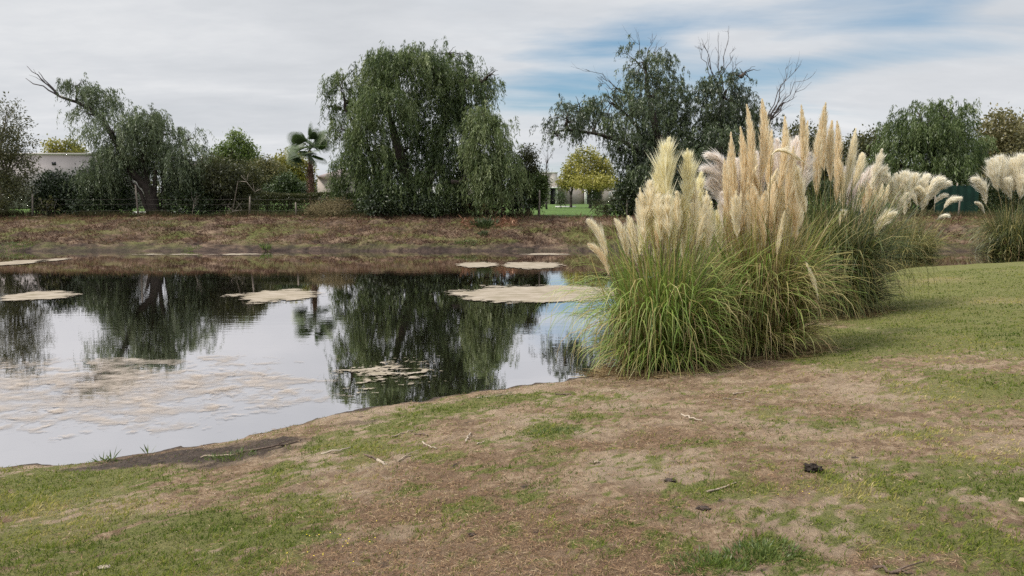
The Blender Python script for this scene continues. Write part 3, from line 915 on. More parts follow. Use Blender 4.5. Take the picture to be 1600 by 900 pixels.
tree('dark_bush', 'low dark bush at the foot of the dark two-domed tree', 'bush', 39.0, 985,
     [(985, 310, 22, 26, 1), (1000, 285, 20, 30, 1), (975, 325, 16, 12, .8)], 12000, 'broad', L_DARK, .13, .07, .08, gap=.1, tone=-.05, seed=22, fork=.2)
tree('dark_bush', 'sparse low shrub on the lawn edge right of the white topped post', 'bush', 39.6, 943,
     [(942, 325, 14, 10, .6), (952, 328, 10, 8, .6)], 1500, 'broad', L_OLV, .10, .04, .03, gap=.4, tone=-.1, seed=23, fork=.2)
for i, (u, lab) in enumerate([(876, 'narrow clipped shrub standing before the dark house door'), (930, 'narrow clipped shrub right of the larger yellow tree trunk'), (963, 'small brownish shrub by the end wall of the low house')]):
    r = 7 if i < 2 else 4
    tree('clipped_shrub', lab, 'shrub', 66.0 - i, u, [(u, 311, r, 9, 1), (u + 1, 304, r * .8, 6, .6)], 1500, 'broad', L_DARK if i != 2 else L_RED, .14, .05, .05, gap=.05, tone=.15, seed=30 + i, fork=.1, limbs=False, group='shrubs on the far lawn')


# far treeline and mass behind the plants
def far_line(u0, u1, vtop, D, n, mat, seed):
    b = MB()
    lb = []
    u = u0
    while u < u1:
        h = vtop + random.uniform(-8, 8)
        lb.append((u, (h + 318) / 2, random.uniform(16, 28), (318 - h) / 2, 1))
        u += random.uniform(14, 24)
    crown_leaves(b, lobes3(D, lb, .5), n, 'broad', .5, .35, 1, seed, 0.0, -.1)
    o = b.build('distant_trees', mat, None, (float(at((u0 + u1) / 2, 310, D)[0]), D, 0.3))
    tag(o, kind='stuff')


far_line(-250, 500, 292, 118, 14000, L_OLV, 1)
far_line(500, 850, 290, 120, 8000, L_DARK, 2)
far_line(955, 1850, 280, 122, 16000, L_DARK, 3)

# ------------------------------------------------------------------ hedges
def hedge(name, label, u0, u1, v0, D, depth, n, mat, tone, L=.09):
    p0, p1 = at(u0, 320, D), at(u1, 320, D)
    zt = at((u0 + u1) / 2, v0, D)[2]
    zb = gz(p0[0], D) - .02
    x = rng.uniform(p0[0], p1[0], n)
    y = D + rng.uniform(0, depth, n)
    z = rng.uniform(zb, zt, n)
    top = rng.random(n) < .35
    z = np.where(top, zt + rng.normal(0, .035, n) + .04 * np.sin(x * 1.7), z)
    y = np.where(~top & (rng.random(n) < .7), D + rng.normal(0, .05, n), y)
    P = np.stack([x, y, z], -1)
    Dn = unit(rng.normal(size=(n, 3)) + np.array([0, -.4, .3]))
    V, Qd, A = leaf_quads(P, Dn, unit(np.cross(Dn, rdir(n))), L * rng.uniform(.6, 1.4, n), L * .5, np.clip(rng.normal(.45, .18, n) + tone, 0, 1))
    b = MB()
    b.add(V, Qd, None, A)
    base = np.array([(p0[0] + p1[0]) / 2, D, zb])
    root = thing(name, label, 'hedge', base)
    b.build('foliage', mat, root, base)
    xx = p0[0] + .15
    while xx < p1[0] - .1:
        yy = D + depth * .5 + random.uniform(-.1, .1)
        s = MB()
        s.tube([(xx, yy, zb - .05), (xx + random.uniform(-.08, .08), yy, (zb + zt) / 2), (xx + random.uniform(-.15, .15), yy, zt - .1)], [.03, .022, .01], 5)
        s.build('stem', BARK, root, base)
        xx += random.uniform(.6, .9)


hedge('clipped_hedge', 'long clipped dark hedge with a flat brownish top, behind the wire fence and palm', 372, 585, 304, 42.0, .8, 24000, L_OLV, -.2)
hedge('clipped_hedge', 'dark clipped hedge running under the biggest willow', 585, 700, 306, 42.3, .8, 15000, L_DARK, .1)
hedge('dark_hedge', 'dark hedge beside the green screen, behind the right hand pampas', 1515, 1760, 282, 41.5, 1.2, 20000, L_DARK, .0, .12)
hedge('dark_hedge', 'dark hedge behind the tall plumes, left of the green screen', 1180, 1470, 285, 42.0, 1.2, 20000, L_DARK, .0, .12)

# dry shrub in front of hedge
tree('dry_shrub', 'straw coloured dry shrub in front of the clipped hedge', 'shrub', 38.6, 522,
     [(505, 328, 28, 10, 1), (535, 325, 24, 12, 1), (520, 320, 18, 8, .8)], 7000, 'broad',
     leaf_mat('dry_shrub_leaf', [(0, (.10, .08, .04)), (.4, (.20, .16, .09)), (.75, (.34, .28, .16)), (1, (.45, .38, .25))], .2), .11, .02, .03, gap=.1, seed=40, fork=.15, limbs=False)

# ------------------------------------------------------------------ palm
def palm(u, D):
    base_p = at(u, 330, D)
    base = np.array([base_p[0], D, gz(base_p[0], D)])
    top = at(484, 236, D)
    root = thing('fan_palm', 'fan palm with shaggy reddish trunk between the yellow tree and the biggest willow', 'palm tree', base)
    tb = MB()
    zz_ = np.linspace(0, 1, 22)
    P = np.stack([base[0] + (top[0] - base[0]) * zz_, np.full(22, D), base[2] - .1 + (top[2] - base[2] + .1) * zz_], -1)
    tb.tube(P, .14 + .03 * (np.arange(22) % 2) - .05 * (zz_ > .8), 10, rough=.15)
    for i in range(420):
        z_ = random.random() ** .8 * .82
        a = random.uniform(0, 2 * PI)
        c_ = base + (top - base) * z_ + np.array([math.cos(a), math.sin(a), 0]) * .17
        d = unit(np.array([math.cos(a), math.sin(a), .9 + random.uniform(-.4, .4)]))
        V, Qd, A = leaf_quads(c_[None], d[None], unit(np.cross(d, [0, 0, 1.]))[None], random.uniform(.12, .24), .08, .5)
        tb.add(V, Qd, None, A)
    tb.build('trunk', plain('palm_trunk', (.20, .115, .09), .9, .45, 9, .8, 30), root, base)
    LM = leaf_mat('palm_leaf', [(0, (.03, .05, .018)), (.4, (.065, .10, .036)), (.7, (.12, .165, .07)), (1, (.22, .27, .14))], .3, .05)
    for i in range(26):
        a = i * 2.399 + random.uniform(-.3, .3)
        el = math.radians(random.choice([85, 70, 55, 45, 32, 20, 8, -8, -25]) + random.uniform(-9, 9))
        d = np.array([math.cos(a) * math.cos(el), math.sin(a) * math.cos(el), math.sin(el)])
        pl = random.uniform(.45, .8)
        st = top + np.array([0, 0, random.uniform(0, .2)])
        hub = st + d * pl - np.array([0, 0, .1 * pl])
        b = MB()
        b.tube([st, (st + hub) / 2 + [0, 0, .04], hub], [.022, .016, .012], 4, a=.6)
        side = unit(np.cross(d, [0, 0, 1.0]) + 1e-6)
        nrm = np.cross(side, d)
        ns = 26
        an = np.linspace(-1.4, 1.4, ns)
        roll = random.uniform(-.9, .9)
        side, nrm = side * math.cos(roll) + nrm * math.sin(roll), nrm * math.cos(roll) - side * math.sin(roll)
        dirs = unit(d * np.cos(an)[:, None] + side * np.sin(an)[:, None] + nrm * -.12)
        Lg = random.uniform(.62, .88) * (1 - .12 * np.abs(an))
        tv = np.full(ns, random.uniform(.25, .65)) + rng.normal(0, .05, ns)
        p1 = hub + dirs * (Lg * .6)[:, None]
        V, Qd, A = leaf_quads(np.repeat(hub[None], ns, 0), dirs, unit(np.cross(dirs, nrm)), Lg, .075, tv)
        b.add(V, Qd, None, A)
        d2 = unit(dirs + np.array([0, 0, -.5]))
        V, Qd, A = leaf_quads(hub + dirs * (Lg * .7)[:, None], d2, unit(np.cross(dirs, nrm)), Lg * .5, .04, tv + .1)
        b.add(V, Qd, None, A)
        b.build('frond', LM, root, base)


palm(488, 45.0)

# ------------------------------------------------------------------ buildings
PLAS = plain('pale_lilac_plaster', (.36, .32, .32), .9, .1, .8, .2, 12)
PLW = plain('cream_plaster', (.52, .47, .43), .9, .08, .8, .2, 12)
PLB = plain('beige_plaster', (.42, .36, .33), .9, .1, .8, .2, 12)
WHT = plain('white_paint', (.75, .73, .70), .7, .05, 2, .1, 20)
DRK = plain('dark_opening', (.035, .035, .04), .4, .2, 2, .1, 20)
ROOFG = plain('grey_roof', (.14, .13, .14), .8, .2, 3, .5, 20)
TILE = plain('pinkish_roof', (.38, .31, .30), .85, .15, 4, .4, 12)
GLS, t, out = new_mat('window_glass')
t.set(out.inputs[0], t.node('ShaderNodeBsdfPrincipled', {'Base Color': (.04, .05, .06), 'Roughness': .08, 'Specular IOR Level': .6}))


def bxp(u0, u1, v0, v1, D, dep):
    a, b_ = at(u0, v1, D), at(u1, v0, D)
    return (a[0], b_[0], D, D + dep, a[2], b_[2])


def house(name, label, D, specs, base_u):
    bp_ = at(base_u, 318, D)
    base = np.array([bp_[0], D, gz(bp_[0], D)])
    root = thing(name, label, 'house', base)
    for (nm, mat, u0, u1, v0, v1, dd, dep, sub) in specs:
        b = MB()
        x0, x1, y0, y1, z0, z1 = bxp(u0, u1, v0, v1, D + dd, dep)
        b.box(x0, x1, y0, y1, z0, z1)
        o = b.build(nm, mat, root, base)
        if sub == 'window':
            w_ = MB()
            fw = .07
            for (a0, a1, b0, b1) in [(x0 - fw, x1 + fw, z1, z1 + fw), (x0 - fw, x1 + fw, z0 - fw, z0), (x0 - fw, x0, z0, z1), (x1, x1 + fw, z0, z1), ((x0 + x1) / 2 - .03, (x0 + x1) / 2 + .03, z0, z1)]:
                w_.box(a0, a1, y0 - .06, y0 + .05, b0, b1)
            f_ = w_.build('frame', WHT, None, base)
            f_.location = (0, 0, 0)
            f_.parent = o
    return root


house('modern_house', 'cream flat-roofed house block with a tall dark doorway on the far lawn', 100,
      [('wall', PLW, 838, 859.5, 270, 322, 0, 8, None), ('lintel_wall', PLW, 859.5, 871, 270, 292.5, 0, 8, None), ('pillar', WHT, 868.2, 871.5, 294, 322, -.5, .6, None), ('door', DRK, 859.6, 868, 293, 322, 1.2, .1, None),
       ('canopy', WHT, 858, 876, 292, 294, -1.4, 2.0, None), ('parapet', WHT, 837, 872, 268.6, 270, -.1, 8.2, None), ('side_wall', PLB, 871.2, 880, 280, 322, 3, 6, None)], 860)
house('low_house', 'long low beige house with white pillars and open porch behind the yellow trees', 101,
      [('wall', PLB, 880.2, 914, 289, 322, 1, 8, None), ('wall', PLB, 941, 958, 287, 322, 1, 8, None), ('rear_wall', PLAS, 914, 941, 287, 322, 4, 4, None), ('pillar', WHT, 913.6, 917.5, 287, 322, 0, .9, None),
       ('pillar', WHT, 923, 926.5, 289, 322, 0, .9, None), ('pillar', WHT, 957.4, 960.2, 285, 322, 0, .9, None), ('parapet', WHT, 880, 960.4, 284.6, 287, .7, 8.5, None), ('window', GLS, 952, 955, 300, 308, .9, .1, 'window')], 920)
house('long_building', 'long pale lilac building with a flat roof and small dark vent at far left', 62,
      [('wall', PLAS, -60, 150, 242, 325, 0, 9, None), ('parapet', PLW, -61, 151, 239, 242, -.12, 9.3, None), ('vent', DRK, 81, 87, 253, 258, -.04, .1, None)], 40)
# gable house behind palm
hr = house('gable_house', 'low house with a pinkish pitched roof right of the palm trunk', 64,
           [('wall', PLB, 497, 545, 276, 325, 0, 7, None)], 520)
b = MB()
x0, x1, y0, y1, z0, z1 = bxp(493, 549, 262, 276, 63.6, 7.8)
b.add([(x0, y0, z0), (x1, y0, z0), (x1, y1, z0), (x0, y1, z0), (x0 + 1.2, (y0 + y1) / 2, z1), (x1 - .6, (y0 + y1) / 2, z1)], [(0, 1, 5, 4), (2, 3, 4, 5), (0, 3, 2, 1)], [(1, 2, 5), (3, 0, 4)])
b.build('roof', TILE, hr, np.array(hr.location))
hr = house('dark_roofed_house', 'house with a dark grey roof showing between the leaning willow and light green tree', 72,
           [('wall', PLB, 290, 338, 256, 325, 0, 7, None), ('chimney', PLW, 315, 318, 242, 256, 2, .6, None)], 315)
b = MB()
x0, x1, y0, y1, z0, z1 = bxp(286, 342, 243, 256, 71.6, 7.8)
b.add([(x0, y0, z0), (x1, y0, z0), (x1, y1, z0), (x0, y1, z0), (x0 + .8, (y0 + y1) / 2, z1), (x1 - 3.2, (y0 + y1) / 2, z1 + .2)], [(0, 1, 5, 4), (2, 3, 4, 5), (0, 3, 2, 1)], [(1, 2, 5), (3, 0, 4)])
b.build('roof', ROOFG, hr, np.array(hr.location))
house('white_house', 'white house with dark glass doors glimpsed low under the biggest willow', 58,
      [('wall', WHT, 640, 685, 292, 330, 0, 6, None), ('wall', PLB, 716, 745, 292, 330, 0, 6, None), ('lintel', WHT, 685, 716, 292, 301, 0, 6, None), ('glass_door', GLS, 686, 715, 301, 330, .4, .06, 'window')], 690)

# paved strip and low white kerb behind the willow trunks
KERB = plain('white_kerb', (.62, .62, .6), .8, .1)
for (u0, u1, v, D, lab) in [(205, 285, 326.5, 46, 'low white kerb seen between the leaning willow trunks'), (868, 900, 322, 72, 'short pale paving strip at the foot of the yellow trees')]:
    a, b2 = at(u0, v, D), at(u1, v, D)
    b = MB()
    b.box(a[0], b2[0], D, D + .4, gz(a[0], D) - .05, gz(a[0], D) + .1)
    tag(b.build('kerb', KERB, None, (float((a[0] + b2[0]) / 2), D, .4)), lab, 'kerb')

# bare sapling
def sapling(u, vt, D, label, h=None):
    p_ = at(u, 325, D)
    base = np.array([p_[0], D, gz(p_[0], D)])
    top = at(u + 1, vt, D)
    root = thing('bare_sapling', label, 'tree', base)
    b = MB()
    P = curve_pts(base, top, 9, 0, .06)
    b.tube(P, np.linspace(.09, .015, 9), 6)
    b.build('trunk', DEAD, root, base)
    b = MB()
    for q in range(26):
        j = random.randint(3, 8)
        twig_tree(b, P[j], unit(np.array([random.uniform(-.6, .6), random.uniform(-.6, .6), 1.1])), random.uniform(.5, 1.1), .016, 1, 2, .3)
    b.build('twigs', DEAD, root, base)


sapling(854, 246, 60, 'bare leafless sapling standing before the cream house block')

# green screen
def screen():
    a, b2 = at(1462, 318, 40.2), at(1530, 290, 40.2)
    zb = gz(a[0], 40.2)
    base = np.array([(a[0] + b2[0]) / 2, 40.2, zb])
    root = thing('shade_screen', 'dark green shade cloth screen on posts behind the right hand pampas', 'screen', base)
    n_ = 40
    xs = np.linspace(a[0], b2[0], n_)
    V, q = [], []
    for k in range(2):
        for j, z_ in enumerate([zb + .08, zb + .5, b2[2]]):
            for i, x in enumerate(xs):
                V.append((x, 40.2 + .03 * math.sin(i * .9 + j) + k * .02, z_ + (.03 * math.sin(i * 1.3) if j == 2 else 0)))
    for k in range(2):
        for j in range(2):
            for i in range(n_ - 1):
                o_ = k * 3 * n_ + j * n_ + i
                q.append((o_, o_ + 1, o_ + n_ + 1, o_ + n_))
    b = MB()
    b.add(V, q)
    b.build('cloth', plain('green_shade_cloth', (.008, .034, .024), .75, .3, 2, .3, 15), root, base)
    for x in (a[0], (a[0] + b2[0]) / 2, b2[0]):
        b = MB()
        b.tube([(x, 40.27, zb - .1), (x, 40.27, b2[2] + .15)], [.04, .035], 6)
        b.build('post', WOOD, root, base)


screen()

# ------------------------------------------------------------------ wire fence
POSTW = plain('grey_post_wood', (.20, .17, .14), .9, .35, 9, .6, 60)


def fence():
    D = 37.9
    posts = [(-45, 300, .0), (48, 303, .02), (213, 289, -.01), (388, 307, .02), (462, 316, 0), (750, 300, .0), (843, 297, .0), (980, 312, 0), (1500, 308, 0)]
    base = np.array([at(400, 330, D)[0], D, gz(at(400, 330, D)[0], D)])
    root = thing('wire_fence', 'old wire fence with uneven pale posts along the top of the far bank', 'fence', base)
    tops = []
    for (u, v, ln) in posts:
        p_ = at(u, v, D)
        z0 = gz(p_[0], D)
        b = MB()
        pts = [(p_[0], D, z0 - .15), (p_[0] + ln * 2, D, (z0 + p_[2]) / 2), (p_[0] + ln * 4, D, p_[2])]
        b.tube(pts, [.05, .042, .036], 7, rough=.25)
        b.build('post', POSTW, root, base)
        tops.append((p_[0], z0))
    for hz in (.35, .65, .9):
        b = MB()
        pts = []
        for i in range(len(tops) - 1):
            for k in range(4):
                f_ = k / 4
                x = tops[i][0] * (1 - f_) + tops[i + 1][0] * f_
                pts.append((x, D - .06, .42 + hz - .05 * math.sin(f_ * PI)))
        b.tube(pts, .004, 3)
        b.build('wire', plain('rusty_wire', (.10, .085, .075), .7), root, base)


fence()

# leaning dead stems on the far bank edge
def dead_stem(pts_px, D, r, label):
    P = [at(u, v, D) for u, v in pts_px]
    P[0] = np.array([P[0][0], D, gz(P[0][0], D) - .03])
    b = MB()
    Q2 = np.array(P)
    b.tube(Q2, np.linspace(r, r * .4, len(P)), 5, rough=.2)
    for q in range(4):
        twig_tree(b, Q2[random.randint(1, len(P) - 1)], unit(np.array([random.uniform(-1, 1), 0, .8])), .4, r * .4, 1, 2)
    tag(b.build('dead_stem', WOOD, None, tuple(P[0])), label, 'dead stem')


dead_stem([(299, 340), (302, 325), (303, 318)], 38.2, .035, 'short pale dead stem before the wide dark bush')
dead_stem([(353, 342), (355, 334), (366, 330), (378, 328)], 38.0, .025, 'crooked pale dead stem lying left of the leaning post')
dead_stem([(360, 300), (372, 283), (385, 284), (398, 300)], 38.4, .03, 'arched grey dead branch in the olive topped bush')

# ------------------------------------------------------------------ big-leaved plant on the far bank
def canna(u, D, label, n, h, spread, mat, seed=0):
    p_ = at(u, 335, D)
    base = np.array([p_[0], D, gz(p_[0], D)])
    root = thing('broad_leaved_plant', label, 'plant', base)
    b = MB()
    for i in range(n):
        st = MB()
        a = random.uniform(0, 2 * PI)
        r0 = random.uniform(0, spread)
        s0 = base + np.array([math.cos(a) * r0, math.sin(a) * r0 * .5, 0])
        hh_ = h * random.uniform(.4, 1)
        P = [s0, s0 + np.array([0, 0, hh_ * .6]), s0 + np.array([math.cos(a) * .15, 0, hh_])]
        st.tube(P, [.02, .015, .008], 4)
        st.build('stem', BARKP, root, base)
        for k in range(5):
            q_ = s0 + (P[2] - s0) * random.uniform(.3, 1)
            az = random.uniform(0, 2 * PI)
            d1 = unit(np.array([math.cos(az), math.sin(az), random.uniform(-.1, 1.0)]))
            d2 = unit(d1 + np.array([0, 0, -.9]))
            L1 = random.uniform(.25, .5)
            sd_ = unit(np.cross(d1, [0, 0, 1.]))
            W1 = .13
            V = [q_, q_ + d1 * L1 * .5 + sd_ * W1 / 2, q_ + d1 * L1 * .5 - sd_ * W1 / 2, q_ + d1 * L1 + sd_ * W1 / 2.4, q_ + d1 * L1 - sd_ * W1 / 2.4, q_ + d1 * L1 + d2 * L1 * .6]
            b.add(V, [(1, 3, 4, 2)], [(0, 1, 2), (3, 5, 4)], random.uniform(.2, .8))
    b.build('leaves', mat, root, base)


DRYL = leaf_mat('dry_broad_leaf', [(0, (.12, .07, .04)), (.4, (.26, .17, .10)), (.75, (.42, .31, .2)), (1, (.55, .46, .34))], .25)
canna(768, 38.2, 'leafy canna-like plant with dry brown lower leaves by the fence post', 16, 1.2, .9, L_OLV)
canna(805, 38.4, 'glossy dark broad-leaved plant left of the tall narrow olive bush', 22, 1.25, .8, L_DARK)
canna(765, 37.9, 'dried pale leaves hanging at the foot of the canna-like plant', 14, .55, .9, DRYL)
canna(735, 38.2, 'thin reedy plant left of the weathered fence post', 10, .8, .5, L_OLV)
canna(72, 38.2, 'strappy plant under the small dark vent of the long building', 10, .9, .5, L_OLV)
canna(690, 38.3, 'low fresh green plant under the biggest willow', 9, .4, .6, L_GRN)


def bank_pile(u, v, du, dv, n, label, mat, L=.3, Wd=.05):
    b = MB()
    c_ = on_ground(u, v)
    for i in range(n):
        p_ = on_ground(u + random.gauss(0, du * .5), v + random.gauss(0, dv * .5))
        d = unit(np.array([random.uniform(-1, 1), random.uniform(-.5, .5), random.uniform(-.3, .35)]))
        V, Qd, A = leaf_quads((p_ + [0, -.05, .05])[None], d[None], unit(np.cross(d, [0.1, 1, .4]))[None], L * random.uniform(.5, 1.3), Wd, random.random())
        b.add(V, Qd, None, A)
    tag(b.build('dry_leaves', mat, None, tuple(c_)), label, kind='stuff')


DRYO = leaf_mat('orange_dry_leaf', [(0, (.16, .08, .05)), (.4, (.34, .18, .11)), (.75, (.50, .30, .20)), (1, (.6, .4, .28))], .2)
bank_pile(787, 348, 22, 8, 260, 'pile of orange dry leaves on the bank right of the green weeds', DRYO)
bank_pile(732, 349, 10, 8, 110, 'small pile of orange dry leaves on the bank left of the green weeds', DRYO)
def weed(u, v, w_, h_, n, label, mat):
    c_ = on_ground(u, v)
    b = MB()
    m = n
    a = rng.uniform(0, 2 * PI, m)
    r = rng.uniform(0, 1, m) ** .6
    P = c_ + np.stack([np.cos(a) * r * w_ * .5, np.sin(a) * r * w_ * .35, np.zeros(m)], -1)
    P[:, 2] = terrain(P[:, 0], P[:, 1]) - .01
    Dn = unit(np.stack([np.cos(a) * r, np.sin(a) * r, np.full(m, .8)], -1) + rng.normal(size=(m, 3)) * .35)
    V, Qd, A = leaf_quads(P, Dn, unit(np.cross(Dn, rdir(m))), h_ * rng.uniform(.5, 1.2, m), h_ * .12, np.clip(rng.normal(.5, .2, m), 0, 1))
    b.add(V, Qd, None, A)
    tag(b.build('weed_tuft', mat, None, tuple(c_)), label, 'weed tuft', 'weed tufts on the banks')


weed(757, 352, 1.1, .35, 500, 'dark green weeds between the two orange leaf piles', L_DARK)
weed(755, 365, .4, .25, 160, 'small dark weed below the green weeds on the far bank', L_DARK)
weed(727, 378, .9, .16, 400, 'yellow green moss-like tuft low on the far bank, left of centre', L_GRN)
weed(22, 384, 1.6, .14, 700, 'bright green grass tuft by the far waterline at far left', L_GRN)
weed(300, 390, .8, .12, 300, 'green tuft at the far waterline under the wide dark bush', L_GRN)
weed(415, 388, .3, .3, 60, 'single small upright weed at the far waterline', L_GRN)
weed(230, 352, 2.6, .14, 900, 'green weedy patch on the bank below the two willow trunks', L_OLV)

# ------------------------------------------------------------------ far bank dry cover
def bank_cover():
    n = 70000
    x = rng.uniform(-30, 26, n)
    y = rng.uniform(33.6, 38.0, n)
    z = terrain(x, y)
    k = fbm(x, y * 2, .9, 6.0, 3) > -.35
    x, y, z = x[k], y[k], z[k]
    m = len(x)
    P = np.stack([x, y, z - .01], -1)
    Dn = unit(np.stack([rng.normal(0, .8, m), rng.normal(-.2, .5, m), rng.uniform(.1, .9, m)], -1))
    gsel = np.clip(.35 + .5 * fbm(x, y, .45, 9.0, 3), 0, 1)
    V, Qd, A = leaf_quads(P, Dn, unit(np.cross(Dn, rdir(m))), rng.uniform(.06, .26, m) * (1 + .8 * np.clip(fbm(x, y, 1.3, 2.0, 2), -.5, 1)), .022, np.clip(gsel + rng.normal(0, .2, m), 0, 1))
    M_ = leaf_mat('bank_dry_grass', [(0, (.05, .028, .021)), (.3, (.13, .072, .05)), (.55, (.25, .155, .105)), (.8, (.16, .14, .05)), (1, (.12, .14, .04))], .2, nvar=.15)
    o = mk('dry_bank_grass', V, Qd, None, M_, None, A)
    tag(o, kind='stuff')
    # brush under the trees along the bank crest
    n = 22000
    x = rng.uniform(-30, 26, n)
    x = x[(x < 1.0) | (x > 6.2)]
    n = len(x)
    y = rng.uniform(37.7, 39.0, n)
    hh_ = rng.uniform(.1, .38, n) * (1 + .5 * np.sin(x * 1.3) * np.sin(x * .37 + 1))
    P = np.stack([x, y, terrain(x, y)], -1)
    Dn = unit(np.stack([rng.normal(0, .35, n), rng.normal(0, .3, n), np.ones(n)], -1))
    V, Qd, A = leaf_quads(P, Dn, unit(np.cross(Dn, rdir(n))), hh_, .02, rng.uniform(0, .9, n))
    o = mk('rough_grass', V, Qd, None, leaf_mat('rough_grass', [(0, (.04, .04, .02)), (.5, (.09, .085, .04)), (1, (.22, .18, .11))], .3), None, A)
    tag(o, kind='stuff')


bank_cover()

# ------------------------------------------------------------------ near turf and litter
def blades(name, N, rmin, rmax, h, wbase, mat, want, flat=False, seed=0):
    r = np.exp(rng.uniform(math.log(rmin), math.log(rmax), N))
    th = rng.uniform(-.72, .72, N)
    x, y = r * np.sin(th), r * np.cos(th)
    g, dr, lt, md = masks(x, y)
    keep = want(x, y, g, dr, lt, md)
    x, y, r, g, dr = x[keep], y[keep], r[keep], g[keep], dr[keep]
    d = shore_d(x, y)
    k = d > .12
    x, y, r, g, dr = x[k], y[k], r[k], g[k], dr[k]
    n = len(x)
    z = terrain(x, y)
    a = rng.uniform(0, 2 * PI, n)
    tall = .7 + .6 * np.clip(fbm(x, y, 2.2, 17.0, 3), -1, 1)
    ww = wbase * (r / 4) ** .75
    if flat:
        L_ = h * rng.uniform(.3, 1.4, n)
        dirv = np.stack([np.cos(a), np.sin(a), rng.uniform(-.05, .22, n)], -1)
        dirv = unit(dirv)
        P = np.stack([x, y, z + rng.uniform(0.0, .010, n)], -1)
        sd_ = unit(np.stack([-np.sin(a), np.cos(a), rng.uniform(-.5, .5, n)], -1))
        mid = P + dirv * L_[:, None] * .5 + rng.normal(size=(n, 3)) * .006
        V = np.stack([P, mid + sd_ * ww[:, None] / 2, P + dirv * L_[:, None], mid - sd_ * ww[:, None] / 2], 1).reshape(-1, 3)
        V[:, 2] = np.maximum(V[:, 2], np.repeat(z, 4) - .002)
        A = np.repeat(rng.random(n), 4)
        Qd = np.arange(n * 4).reshape(-1, 4)
        return tag(mk(name, V, Qd, None, mat, None, A), kind='stuff')
    L_ = h * tall * rng.uniform(.45, 1.25, n) * (.6 + .5 * g)
    lean = rng.uniform(.25, 1.3, n)
    P = np.stack([x, y, z - .004], -1)
    dv_ = np.stack([np.cos(a) * lean, np.sin(a) * lean, np.ones(n)], -1)
    dv_ = unit(dv_)
    sd_ = np.stack([-np.sin(a + .6), np.cos(a + .6), np.zeros(n)], -1)
    mid = P + dv_ * L_[:, None] * .55
    tip = mid + unit(dv_ * np.array([1.6, 1.6, .5])) * L_[:, None] * .5
    V = np.stack([P - sd_ * ww[:, None] / 2, P + sd_ * ww[:, None] / 2, mid + sd_ * ww[:, None] * .4, mid - sd_ * ww[:, None] * .4, tip], 1)
    i0 = np.arange(n)[:, None] * 5
    Qd = i0 + np.array([[0, 1, 2, 3]])
    T_ = i0 + np.array([[3, 2, 4]])
    tone = np.clip(.22 + .62 * dr + .22 * fbm(x, y, 1.1, 27.0, 3) + rng.normal(0, .16, n), 0, 1)
    return tag(mk(name, V.reshape(-1, 3), Qd, T_, mat, None, np.repeat(tone, 5)), kind='stuff')


TURF = leaf_mat('turf_blade', [(0, (.05, .085, .015)), (.3, (.13, .17, .030)), (.55, (.245, .25, .055)), (.8, (.40, .33, .11)), (1, (.55, .46, .24))], .35, nvar=.08)
blades('grass', 420000, 2.5, 24, .040, .0042, TURF, lambda x, y, g, dr, lt, md: (rng.random(len(x)) < .07 + g) & (shore_d(x, y) > .15))
LITM = leaf_mat('dead_grass_litter', [(0, (.07, .042, .028)), (.35, (.17, .105, .07)), (.7, (.27, .17, .095)), (.92, (.38, .275, .165)), (1, (.48, .38, .25))], .1, nvar=.1)
blades('dead_grass', 260000, 2.5, 20, .042, .0031, LITM, lambda x, y, g, dr, lt, md: (rng.random(len(x)) < np.clip(.04 + .95 * lt + .25 * dr, 0, 1) * (1 - .55 * g) * (1 - .7 * md)), flat=True)
blades('tall_grass', 60000, 2.8, 14, .075, .0045, TURF, lambda x, y, g, dr, lt, md: (rng.random(len(x)) < (g > .55) * .6 * (fbm(x, y, 3.5, 44.0, 3) > .18)) & (shore_d(x, y) > .3))

# ------------------------------------------------------------------ pampas grass
PL_C = leaf_mat('cream_plume', [(0, (.74, .65, .46)), (.4, (.92, .85, .67)), (.8, (.95, .91, .78)), (1, (.97, .95, .86))], .5, nvar=.1)
PL_Y = leaf_mat('yellow_plume', [(0, (.74, .66, .42)), (.4, (.90, .85, .61)), (.8, (.95, .92, .74)), (1, (.97, .95, .82))], .5, nvar=.1)
PL_T = leaf_mat('tan_plume', [(0, (.68, .55, .36)), (.4, (.89, .78, .57)), (.8, (.94, .87, .70)), (1, (.96, .92, .79))], .5, nvar=.1)
PL_P = leaf_mat('pinkish_plume', [(0, (.74, .65, .58)), (.4, (.90, .84, .78)), (.8, (.95, .91, .87)), (1, (.97, .95, .92))], .5, nvar=.1)
PL_W = leaf_mat('white_plume', [(0, (.76, .69, .55)), (.4, (.92, .87, .74)), (.8, (.95, .92, .83)), (1, (.97, .95, .89))], .5, nvar=.1)
PMAT = {'c': PL_C, 'y': PL_Y, 't': PL_T, 'p': PL_P, 'w': PL_W}
STK = leaf_mat('plume_stalk', [(0, (.20, .17, .08)), (.5, (.36, .30, .15)), (1, (.5, .42, .25))], .2)


